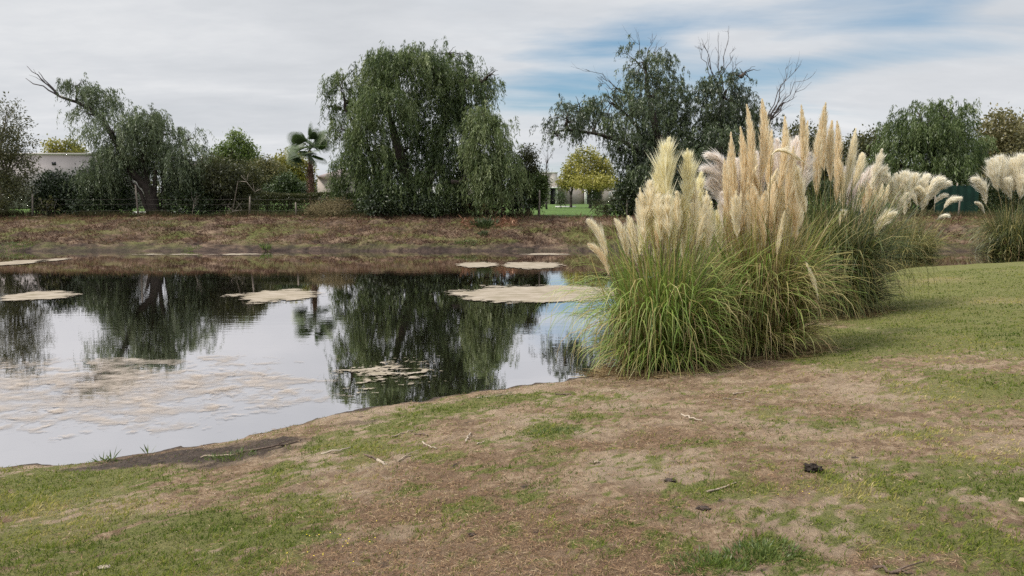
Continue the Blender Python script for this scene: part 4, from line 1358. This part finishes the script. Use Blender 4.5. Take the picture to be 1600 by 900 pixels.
def make_plume(root, base, foot, pb, pt, wd, mk_, shape, n, bend=0.0):
    """pb..pt: lower and upper end of the feather, wd its half width; shape s spike, f full, a arched"""
    ax = pt - pb
    L_ = np.linalg.norm(ax)
    up = np.array([0, 0, 1.0])
    ctrl = (pb + pt) / 2
    if shape == 'a':
        ctrl = pb + np.array([ax[0] * .25, ax[1] * .25, max(ax[2] * .8, .35 * L_)])
    else:
        ctrl = ctrl + np.array([-ax[0] * .15 + random.uniform(-.09, .09) * L_, random.uniform(-.09, .09) * L_, abs(ax[0]) * .2])
    s = rng.uniform(0, 1, n) ** .9
    s = s[:, None]
    P = (1 - s) ** 2 * pb + 2 * s * (1 - s) * ctrl + s ** 2 * pt
    T_ = unit(2 * (1 - s) * (ctrl - pb) + 2 * s * (pt - ctrl))
    rd = rdir(n)
    rad = unit(rd - T_ * (rd * T_).sum(1, keepdims=True))
    s1 = s[:, 0]
    prof = np.clip(np.interp(s1, [0, .12, .32, .65, .9, 1.0], [.4, .85, 1.0, .68, .26, .10]), 0, 1)
    tuft = 1 + .28 * np.sin(s1 * 19 + rng.uniform(0, 6)) * (shape != 's')
    ang = {'s': .28, 'f': .42, 'a': .36}[shape] * rng.uniform(.5, 1.3, n)
    hl = wd * (.72 if mk_ == 'w' else 1.0) * prof * tuft / np.sin(.50 if shape != 's' else .38) * rng.uniform(.5, 1.15, n)
    if shape == 'a':
        rad = unit(rad + np.array([0, 0, -.9]))
    d1 = unit(T_ * np.cos(ang)[:, None] + rad * np.sin(ang)[:, None])
    g1 = {'s': .04, 'f': .08, 'a': .22}[shape]
    d2 = unit(d1 + np.array([0, 0, -g1 * 2.2]) + T_ * .1)
    sd_ = unit(np.cross(d1, rdir(n)))
    ww = (.0046 if shape != 's' else .0042) * (abs(pb[1]) / 11) ** .8 * rng.uniform(.6, 1.3, n)
    ww = ww[:, None]
    hl = hl[:, None]
    m = P + d1 * hl * .55
    e = m + d2 * hl * .5
    V = np.stack([P - sd_ * ww * .4, P + sd_ * ww * .4, m + sd_ * ww, m - sd_ * ww, e], 1)
    i0 = np.arange(n)[:, None] * 5
    A = np.repeat(np.clip(rng.normal(.55, .2, n) + .15 * (s1 - .5), 0, 1), 5)
    o = mk('plume', V.reshape(-1, 3) - base, i0 + np.array([[0, 1, 2, 3]]), i0 + np.array([[3, 2, 4]]), PMAT[mk_], root, A)
    b = MB()
    ss = np.linspace(0, 1, 7)[:, None]
    c1 = foot * .35 + pb * .65 + np.array([(foot[0] - pb[0]) * .35, 0, 0])
    St = (1 - ss) ** 2 * foot + 2 * ss * (1 - ss) * c1 + ss ** 2 * pb
    Ax = (1 - ss[1:]) ** 2 * pb + 2 * ss[1:] * (1 - ss[1:]) * ctrl + ss[1:] ** 2 * pt
    PP = np.vstack([St, Ax[:-1]])
    b.tube(PP, np.linspace(.0075, .0025, len(PP)) * (abs(pb[1]) / 11) ** .5, 4, a=random.random())
    so = b.build('stalk', STK, None, base)
    so.location = (0, 0, 0)
    so.parent = o


def pampas(label, cx_, cy_, rx, ry, n, Lr, mats, plumes, tilt=(55, 88), curl=(1.0, 2.4), wd=.011, seg=10, skirt_f=.3):
    zc_ = gz(cx_, cy_)
    base = np.array([cx_, cy_, zc_])
    root = thing('pampas_grass_clump', label, 'pampas grass', base, 'pampas grass clumps along the near bank')
    for (nm, mat, frac, lab, lk, ck) in mats:
        m = int(n * frac)
        a = rng.uniform(0, 2 * PI, m)
        r = np.sqrt(rng.uniform(0, 1, m))
        x0, y0 = cx_ + np.cos(a) * r * rx, cy_ + np.sin(a) * r * ry
        z0 = terrain(x0, y0) - .03
        skirt = rng.random(m) < skirt_f
        az = np.where(rng.random(m) < .7, a + rng.normal(0, .7, m), rng.uniform(0, 2 * PI, m))
        r2 = np.where(skirt, .55 + .45 * r, r)
        x0, y0 = cx_ + np.cos(a) * r2 * rx, cy_ + np.sin(a) * r2 * ry
        z0 = terrain(x0, y0) - .03
        el0 = np.radians(np.where(skirt, rng.uniform(48, 80, m), rng.uniform(tilt[0], tilt[1], m) - 6 * r))
        Lf = np.where(skirt, rng.uniform(.55, 1.0, m) * Lr[1] * .52, rng.uniform(Lr[0], Lr[1], m)) * lk
        kc = np.where(skirt, rng.uniform(1.3, 2.6, m), np.where(rng.random(m) < .45, rng.uniform(.2, .9, m), rng.uniform(.62, 1.0, m) * curl[1])) * ck
        ex = np.where(skirt, rng.uniform(1.2, 2.0, m), rng.uniform(1.7, 3.4, m))
        tt = np.linspace(0, 1, seg + 1)
        th = np.maximum(el0[:, None] - kc[:, None] * tt[None, :] ** ex[:, None], -1.45)
        daz = az[:, None] + rng.normal(0, .5, m)[:, None] * tt[None, :]
        ds = (Lf / seg)[:, None]
        dx, dy, dz = np.cos(th) * np.cos(daz) * ds, np.cos(th) * np.sin(daz) * ds, np.sin(th) * ds
        px = x0[:, None] + np.cumsum(dx, 1) - dx[:, :1]
        py = y0[:, None] + np.cumsum(dy, 1) - dy[:, :1]
        pz = z0[:, None] + np.cumsum(dz, 1) - dz[:, :1]
        gzv = np.maximum(terrain(px, py), WZ) + .015
        pz = np.maximum(pz, gzv)
        P = np.stack([px, py, pz], -1)
        sdv = np.stack([-np.sin(daz + .5), np.cos(daz + .5), .3 * np.sin(tt * 3 + az[:, None])], -1)
        sdv = unit(sdv)
        wdt = wd * np.interp(tt, [0, .2, .7, 1], [.8, 1, .65, .05])[None, :, None] * rng.uniform(.6, 1.3, m)[:, None, None]
        Va = P - sdv * wdt / 2
        Vb = P + sdv * wdt / 2
        V = np.stack([Va, Vb], 2).reshape(-1, 3)
        k = seg + 1
        i0 = (np.arange(m) * k * 2)[:, None] + (np.arange(seg) * 2)[None, :]
        Qd = np.stack([i0, i0 + 1, i0 + 3, i0 + 2], -1).reshape(-1, 4)
        A = np.clip(rng.normal(.42, .17, m)[:, None] + .22 * (tt[None, :] - .4), 0, 1)
        o = mk(nm, V - base, Qd, None, mat, root, np.repeat(A.reshape(-1), 2))
        if lab:
            o['label'] = lab
    for pl in plumes:
        ut, vt, ub, vb, wpx, mk_, sh = pl[:7]
        yy = cy_ + (pl[7] if len(pl) > 7 else random.uniform(-.8, .8) * ry * .9)
        pb, pt = at(ub, vb, yy), at(ut, vt, yy + random.uniform(-.12, .12))
        a = random.uniform(0, 2 * PI)
        fx = cx_ + np.clip((pb[0] - cx_) * .45, -rx, rx) + random.uniform(-.08, .08)
        fy = cy_ + (yy - cy_) * .5
        foot = np.array([fx, fy, gz(fx, fy)])
        whalf = wpx * .5 * yy / F
        nh = int(np.clip(np.linalg.norm(pt - pb) * whalf * 17000, 300, 1900))
        make_plume(root, base, foot, pb, pt, whalf, mk_, sh, nh)
    return root


GL_A = leaf_mat('bright_pampas_leaf', [(0, (.055, .10, .018)), (.35, (.15, .24, .042)), (.65, (.28, .36, .085)), (1, (.50, .48, .20))], .35, .03, nscale=1.2, nvar=.12)
GL_B = leaf_mat('straw_pampas_leaf', [(0, (.11, .115, .03)), (.35, (.27, .25, .072)), (.65, (.46, .39, .16)), (1, (.66, .56, .30))], .35, .03, nscale=1.2, nvar=.12)
GL_D = leaf_mat('dark_pampas_leaf', [(0, (.016, .028, .007)), (.35, (.050, .072, .017)), (.65, (.115, .135, .038)), (1, (.27, .25, .10))], .3, .04, nscale=1.2, nvar=.12)
GL_S = leaf_mat('dead_pampas_leaf', [(0, (.14, .09, .045)), (.4, (.27, .19, .10)), (.75, (.42, .32, .18)), (1, (.55, .45, .28))], .25, 0, nvar=.1)


def autop(n, u0, u1, vt0, vt1, Lp, wp, kinds, shapes, lean=.15, ph=0):
    lean *= 1.6
    out = []
    for i in range(n):
        u = u0 + (u1 - u0) * (i + random.uniform(.1, .9)) / n
        vt = random.uniform(vt0, vt1)
        L_ = random.uniform(*Lp)
        ln = random.uniform(-lean, lean)
        out.append((u + ln * L_, vt, u - ln * L_ * .5, vt + L_, random.uniform(*wp), random.choice(kinds), random.choice(shapes)))
    return out


p1a = [(1045, 218, 1046, 330, 46, 'y', 'f', -.3), (1074, 234, 1070, 330, 34, 'y', 'f', -.2), (1030, 262, 1034, 340, 30, 'y', 'f'), (1015, 282, 1018, 345, 26, 'c', 'f'), (1000, 295, 1005, 390, 26, 'c', 'f'),
       (1028, 300, 1032, 378, 26, 'c', 'f', -.5), (1058, 298, 1060, 362, 20, 'c', 'f', -.5), (1044, 300, 1046, 372, 24, 'c', 'f', -.6), (994, 312, 1000, 392, 18, 'c', 's'), (1012, 322, 1018, 388, 18, 'c', 's'),
       (1096, 270, 1090, 345, 26, 'y', 'f'), (1085, 285, 1084, 362, 22, 'c', 'f'), (1104, 300, 1096, 372, 22, 'c', 'f'),
       (919, 344, 950, 402, 24, 'c', 's', -.5), (920, 382, 952, 432, 22, 't', 's', -.5), (961, 343, 980, 408, 22, 'c', 's', -.5), (982, 339, 996, 416, 24, 'c', 's', -.5), (1024, 345, 1030, 400, 16, 't', 's')]
p1a += autop(24, 1000, 1112, 298, 338, (55, 85), (16, 26), 'cyc', 'sff', .16)
p1b = [(1167, 165, 1171, 300, 22, 't', 's', -.2), (1191, 157, 1188, 285, 26, 't', 's', -.2), (1142, 208, 1150, 330, 20, 't', 's', -.3), (1157, 200, 1160, 320, 22, 't', 's'), (1206, 205, 1204, 310, 22, 't', 's'),
       (1226, 183, 1216, 300, 22, 't', 's'), (1252, 165, 1254, 270, 18, 't', 's', .4), (1262, 190, 1258, 290, 18, 't', 's', .5), (1240, 230, 1228, 330, 22, 't', 's', -.4), (1132, 250, 1138, 340, 20, 't', 's', -.5),
       (1104, 239, 1136, 272, 26, 'p', 'a', .5), (1100, 262, 1132, 300, 30, 'p', 'a', .5), (1108, 284, 1140, 330, 34, 'p', 'f', .5), (1122, 262, 1150, 330, 40, 'p', 'f', .6), (1150, 250, 1160, 330, 34, 'p', 'f', .6),
       (1180, 240, 1184, 330, 40, 'p', 'f', .6), (1214, 220, 1210, 320, 40, 'p', 'f', .6), (1245, 215, 1230, 310, 40, 'p', 'f', .6), (1262, 240, 1245, 320, 34, 'p', 'f', .6), (1128, 300, 1130, 370, 26, 'p', 'f', .3),
       (1264, 260, 1205, 243, 16, 'c', 'a', -.5), (1226, 330, 1214, 400, 14, 'c', 's', -.6), (1278, 467, 1258, 408, 12, 'c', 's', -.7), (1150, 300, 1152, 372, 24, 'c', 'f', -.5), (1176, 290, 1180, 378, 24, 't', 's', -.5),
       (1195, 300, 1196, 388, 22, 't', 's', -.5), (1210, 285, 1206, 370, 22, 't', 's', -.4), (1120, 330, 1128, 392, 18, 'y', 's', -.5)]
p1b += autop(22, 1122, 1255, 240, 335, (75, 110), (18, 26), 'ttc', 'ssf', .16)
p2 = [(1290, 162, 1288, 268, 22, 't', 's', -.2), (1300, 190, 1298, 285, 22, 't', 's', -.1), (1280, 205, 1280, 290, 22, 't', 's'), (1274, 240, 1276, 310, 20, 't', 's'), (1337, 202, 1322, 300, 20, 'c', 's', 0),
      (1347, 240, 1330, 300, 20, 'c', 's', .2), (1316, 268, 1318, 330, 20, 'c', 's', .3), (1310, 250, 1306, 320, 22, 't', 's', .2), (1397, 333, 1366, 372, 26, 'c', 'a', -.4), (1318, 328, 1314, 356, 14, 'c', 'f', -.4),
      (1308, 190, 1304, 280, 18, 't', 's', .2)]
p3 = [(1378, 234, 1360, 300, 26, 'w', 'f', 0), (1386, 258, 1370, 310, 24, 'w', 'f', 0), (1378, 269, 1398, 310, 26, 'w', 'a', 0), (1400, 272, 1412, 312, 24, 'w', 'f', 0), (1413, 269, 1416, 306, 26, 'w', 'f', -.2),
      (1431, 272, 1428, 308, 26, 'w', 'f', 0), (1451, 273, 1438, 308, 24, 'w', 'f', 0), (1474, 278, 1448, 308, 26, 'w', 'a', -.2), (1486, 284, 1452, 314, 24, 'w', 'a', 0), (1502, 308, 1475, 326, 20, 'w', 'a', -.3),
      (1481, 303, 1461, 318, 16, 'w', 'a', 0), (1484, 336, 1464, 344, 14, 'w', 'a', -.3), (1364, 262, 1350, 318, 26, 'p', 'f', .4), (1345, 275, 1340, 325, 30, 'p', 'f', .5), (1335, 290, 1335, 335, 30, 'p', 'f', .4),
      (1356, 290, 1352, 340, 24, 'p', 'f', .4), (1396, 300, 1408, 335, 22, 'w', 'f', 0), (1320, 285, 1322, 330, 26, 'p', 'f', .5), (1325, 262, 1325, 320, 28, 'p', 'f', .6), (1446, 302, 1440, 330, 16, 'w', 'f', -.3)]
p3 += autop(14, 1340, 1385, 285, 300, (38, 56), (9, 12), 'tc', 's', .1)
p3 += autop(10, 1385, 1450, 290, 305, (25, 36), (12, 18), 'wc', 'fa', .25)
p4 = [(1522, 279, 1541, 320, 30, 'w', 'a', -.2), (1523, 316, 1538, 334, 12, 'w', 's', -.2), (1550, 250, 1560, 300, 34, 'w', 'f', -.2), (1562, 246, 1570, 296, 36, 'w', 'f', 0), (1582, 250, 1584, 300, 36, 'w', 'f', 0),
      (1598, 243, 1594, 295, 38, 'w', 'f', -.2), (1614, 250, 1606, 300, 36, 'w', 'f', 0), (1552, 270, 1572, 305, 34, 'w', 'a', 0), (1574, 280, 1580, 312, 26, 'w', 'f', -.3), (1596, 275, 1594, 312, 30, 'w', 'f', -.3),
      (1628, 262, 1612, 305, 36, 'w', 'f', 0), (1640, 285, 1615, 320, 30, 'w', 'a', -.2)]

pa = on_ground(1026, 575)
pampas('bright green pampas clump at the water edge with cream yellow plumes, nearest the pond', float(pa[0]) + .06, float(pa[1]), .44, .42, 2800, (1.1, 2.3),
       [('leaves', GL_A, .62, None, 1, 1), ('straw_leaves', GL_B, .26, None, 1, 1.1), ('dead_leaves', GL_S, .12, None, .8, 1.25)], p1a, tilt=(72, 92), curl=(.9, 3.3), wd=.018)
pb_ = on_ground(1178, 550)
pampas('tallest pampas clump, straw coloured leaves and tan spikes with pinkish plumes', float(pb_[0]), float(pb_[1]), .50, .45, 3200, (1.25, 2.35),
       [('leaves', GL_A, .22, None, 1, 1), ('straw_leaves', GL_B, .50, None, 1, 1), ('dead_leaves', GL_S, .28, None, .95, 1.1)], p1b, tilt=(81, 95), curl=(.8, 3.3), wd=.017)
pc = on_ground(1295, 490)
pampas('dark green pampas clump behind the tallest one, few slim tan spikes', float(pc[0]), float(pc[1]) + .05, .62, .5, 3600, (1.2, 3.0),
       [('leaves', GL_D, .76, None, 1.04, 1), ('straw_leaves', GL_B, .15, None, .9, 1.15), ('dead_leaves', GL_S, .10, None, .8, 1.2)], p2, tilt=(76, 94), curl=(.2, 3.6), wd=.018)
pd_ = on_ground(1408, 418)
pampas('pampas clump with nodding white plumes behind the dark green clump', float(pd_[0]), float(pd_[1]) + .2, 1.0, .7, 2900, (1.2, 2.5),
       [('leaves', GL_D, .45, None, 1, 1), ('olive_leaves', GL_B, .50, None, 1, 1), ('dead_leaves', GL_S, .05, None, .8, 1.2)], p3, tilt=(66, 92), curl=(.8, 3.2), wd=.026)
pe = on_ground(1582, 403)
pampas('pampas clump cut by the right edge, with fat white plumes', float(pe[0]), float(pe[1]), .7, .6, 2400, (1.3, 2.8),
       [('leaves', GL_D, .70, None, 1, 1), ('olive_leaves', GL_B, .25, None, 1, 1), ('dead_leaves', GL_S, .05, None, .8, 1.2)], p4, tilt=(66, 92), curl=(.8, 3.2), wd=.026)

def base_litter():
    Vs, As = [], []
    for (c_, rr) in ((pa, 1.0), (pb_, 1.0), (pc, 1.1)):
        n = 1500
        a = rng.uniform(0, 2 * PI, n)
        r_ = rr * (.35 + .55 * rng.random(n) ** .8)
        x, y = c_[0] + np.cos(a) * r_, c_[1] + np.sin(a) * r_
        k = shore_d(x, y) > .05
        x, y, a = x[k], y[k], a[k]
        n = len(x)
        z = terrain(x, y) + rng.uniform(.004, .03, n)
        b_ = a + rng.normal(0, .9, n)
        d = unit(np.stack([np.cos(b_), np.sin(b_), rng.uniform(-.1, .2, n)], -1))
        V, Qd, A = leaf_quads(np.stack([x, y, z], -1), d, unit(np.cross(d, rdir(n))), rng.uniform(.08, .38, n), .011, rng.uniform(0, .8, n))
        V[:, 2] = np.maximum(V[:, 2], terrain(V[:, 0], V[:, 1]) + .003)
        Vs.append(V)
        As.append(A)
    V = np.vstack(Vs)
    tag(mk('straw_litter', V, np.arange(len(V)).reshape(-1, 4), None, GL_S, None, np.concatenate(As)), kind='stuff')


base_litter()

# ------------------------------------------------------------------ sticks, clods, stones
STKW = plain('dry_stick', (.34, .27, .20), .9, .4, 14, .8, 60)
STKD = plain('dark_stick', (.12, .085, .065), .9, .4, 14, .8, 60)
STKP = plain('bleached_wood', (.37, .305, .235), .85, .25, 14, .6, 60)


def stick(pxs, r, mat, label, fork=False):
    r = r * .72
    P = [on_ground(u, v) + np.array([0, 0, r * .8]) for u, v in pxs]
    P = np.array(P)
    s_ = np.linspace(0, len(P) - 1, 9)
    Pn = np.stack([np.interp(s_, np.arange(len(P)), P[:, i]) for i in range(3)], -1)
    Pn[1:-1] += rng.normal(size=(7, 3)) * r * .8
    Pn[:, 2] = np.maximum(Pn[:, 2], terrain(Pn[:, 0], Pn[:, 1]) + r * .4)
    b = MB()
    b.tube(Pn, np.linspace(r, r * .55, 9) * rng.uniform(.85, 1.15, 9), 6, rough=.3)
    if fork:
        d = unit(Pn[5] - Pn[3])
        b.tube([Pn[4], Pn[4] + unit(d + np.array([.3, .5, .2])) * .10, Pn[4] + unit(d + np.array([.4, .6, .1])) * .2], [r * .6, r * .45, r * .25], 5)
    tag(b.build('stick', mat, None, tuple(P[0])), label, 'stick', 'sticks lying on the near bank')


for a_ in [([(368, 712), (400, 704), (440, 698), (471, 689)], .016, STKD, 'longest dark branch lying across the dark mud by the water', True),
           ([(314, 716), (340, 713), (366, 711)], .012, STKW, 'slim pale stick on the mud, end to end with the longest branch', False),
           ([(502, 711), (525, 706), (548, 701)], .013, STKP, 'pale stick lying in the grass right of the dark mud', False),
           ([(568, 712), (585, 718), (600, 721)], .012, STKD, 'thin dark stick touching the pale wood chip', False),
           ([(590, 722), (597, 725), (605, 728)], .020, STKP, 'short thick pale wood chip on the litter', False),
           ([(612, 683), (630, 679), (646, 674)], .010, STKW, 'thin stick near the waterline grass, highest up the slope', False),
           ([(660, 692), (670, 697), (682, 702)], .011, STKP, 'short bleached stick left of the upright curved stick', False),
           ([(729, 692), (729, 685), (736, 679)], .012, STKP, 'small curved bleached stick pointing away from the camera', False),
           ([(746, 696), (757, 691)], .010, STKP, 'tiny pale stick right of the curved bleached stick', False),
           ([(622, 722), (632, 716), (644, 713)], .010, STKW, 'thin forked stick right of the pale wood chip', True),
           ([(648, 679), (660, 680), (668, 681)], .012, STKD, 'short dark stick among the dry litter near the shore', False),
           ([(1064, 649), (1078, 654), (1097, 658)], .014, STKP, 'pale stick alone on bare soil below the green pampas clump', False),
           ([(1130, 623), (1150, 625), (1172, 628)], .007, STKP, 'long thin straw stalk on bare soil below the tallest pampas clump', False),
           ([(1146, 616), (1158, 615), (1171, 614)], .013, STKW, 'short flat piece of wood just beyond the thin straw stalk', False),
           ([(868, 617), (880, 616), (893, 617)], .014, STKD, 'dark stick near the grassy shore left of the pampas', False),
           ([(1365, 890), (1390, 893), (1425, 899)], .012, STKD, 'dark twig at the bottom edge of the turf', True),
           ([(1104, 770), (1135, 762), (1150, 757)], .010, STKW, 'brown twig in the green patch left of the dung clod', False),
           ([(928, 726), (937, 722)], .010, STKW, 'tiny twig on the bare soil at the centre of the slope', False),
           ([(745, 622), (780, 619), (800, 614)], .009, STKP, 'thin straw lying along the waterline', False)]:
    stick(*a_)


def clod(u, v, rx, ry, rz, mat, name, label, cat, n=14, rough=.35, group=None):
    c_ = on_ground(u, v)
    th = np.linspace(0, PI, n)
    ph = np.linspace(0, 2 * PI, n * 2, endpoint=False)
    T2, P2 = np.meshgrid(th, ph, indexing='ij')
    d = np.stack([np.sin(T2) * np.cos(P2), np.sin(T2) * np.sin(P2), np.cos(T2)], -1)
    rr = 1 + rough * .5 * wob(d, 2.2, u * .01) + rough * .45 * wob(d, 5.5, v * .02)
    V = d * rr[..., None] * np.array([rx, ry, rz]) + c_ + np.array([0, 0, rz * .45])
    k = n * 2
    q = []
    for i in range(n - 1):
        for j in range(k):
            q.append((i * k + j, (i + 1) * k + j, (i + 1) * k + (j + 1) % k, i * k + (j + 1) % k))
    o = mk(name, V.reshape(-1, 3) - c_, q, None, mat, None, None, True, tuple(c_))
    tag(o, label, cat, group)


DUNG = plain('dung', (.035, .026, .02), .9, .5, 20, 1.0, 45)
SOILC = plain('dark_soil_clod', (.07, .052, .042), .95, .4, 20, 1.0, 60)
clod(1270, 734, .046, .036, .024, DUNG, 'dung_clod', 'rough black clod of dung on the turf edge', 'dung clod', 18, .7)
g2 = 'small dark soil clods on the slope'
for (u, v, r, lab) in [(1047, 752, .035, 'flat dark soil clod on bare ground left of the dung clod'), (1336, 716, .022, 'small dark soil lump right of and beyond the dung clod'),
                       (1098, 795, .035, 'dark soil lump in the green patch nearest the centre bottom'), (1130, 784, .028, 'dark soil lump just right of the lump in the green patch'),
                       (1220, 560, .05, 'dark clump of dead leaf litter at the foot of the tallest pampas'), (737, 836, .022, 'grey soil lump in the brown litter'), (798, 832, .02, 'small grey soil lump right of the other litter lump'),
                       (1058, 795, .03, 'leftmost of the dark soil lumps in the lower green patch')]:
    clod(u, v, r, r * .7, r * .3, SOILC, 'soil_clod', lab, 'soil clod', 10, .6, g2)
clod(163, 887, .035, .02, .008, STKP, 'pale_stone', 'flat whitish stone in the grass at bottom left', 'stone', 8, .3)
clod(382, 662, .03, .02, .012, STKP, 'pale_stone', 'small pale stone at the edge of the water above the mud', 'stone', 8, .3)


# dry leaf on right edge, yellow flowers
def small_leaf(u, v, label):
    c_ = on_ground(u, v)
    d = unit(np.array([1, .3, .15]))
    b = MB()
    V, Qd, A = leaf_quads((c_ + [0, 0, .02])[None], d[None], unit(np.array([[-.3, 1, .2]])), .07, .035, .9)
    b.add(V, Qd, None, A)
    V, Qd, A = leaf_quads((c_ + [0.02, 0, .02])[None], unit(np.array([[.2, -1, .3]])), unit(np.array([[1, .2, .1]])), .06, .03, .9)
    b.add(V, Qd, None, A)
    tag(b.build('fallen_leaf', DRYL, None, tuple(c_)), label, 'fallen leaf')


small_leaf(1590, 789, 'curled pale fallen leaf in the turf at the right edge')

# tufts on the near slope
weed(1190, 868, .34, .055, 700, 'round green grass tuft at the bottom, right of centre', L_GRN)
weed(1108, 884, .36, .05, 600, 'green grass tuft left of the round tuft at the bottom', L_GRN)
weed(862, 676, .5, .05, 500, 'low green tuft alone on the bare slope', L_GRN)
weed(360, 715, .4, .06, 300, 'green tuft on the dark mud beside the slim pale stick', L_GRN)
for (u, v, h, lab) in [(160, 722, .12, 'thin grass sprig at the waterline, leftmost sprig'), (172, 719, .14, 'thin grass sprig second from left at the waterline'),
                       (233, 709, .12, 'thin grass sprig at the waterline above the dark mud')]:
    weed(u, v, .05, h, 9, lab, L_GRN)

# yellow flowers in the grass
b = MB()
for i in range(26):
    c_ = on_ground(random.gauss(520, 40) if i < 20 else random.gauss(1240, 20), random.gauss(862, 16) if i < 20 else random.gauss(768, 10))
    for k in range(5):
        a = k * 1.257
        d = unit(np.array([[math.cos(a), math.sin(a), .3]]))
        V, Qd, A = leaf_quads((c_ + [0, 0, .035])[None], d, unit(np.cross(d, [[0, 0, 1.]])), .0042, .0038, 1.0)
        b.add(V, Qd, None, A)
o = b.build('yellow_flowers', plain('yellow_petal', (.75, .6, .03), .6, .1), None, (0, 3, 0))
tag(o, kind='stuff')
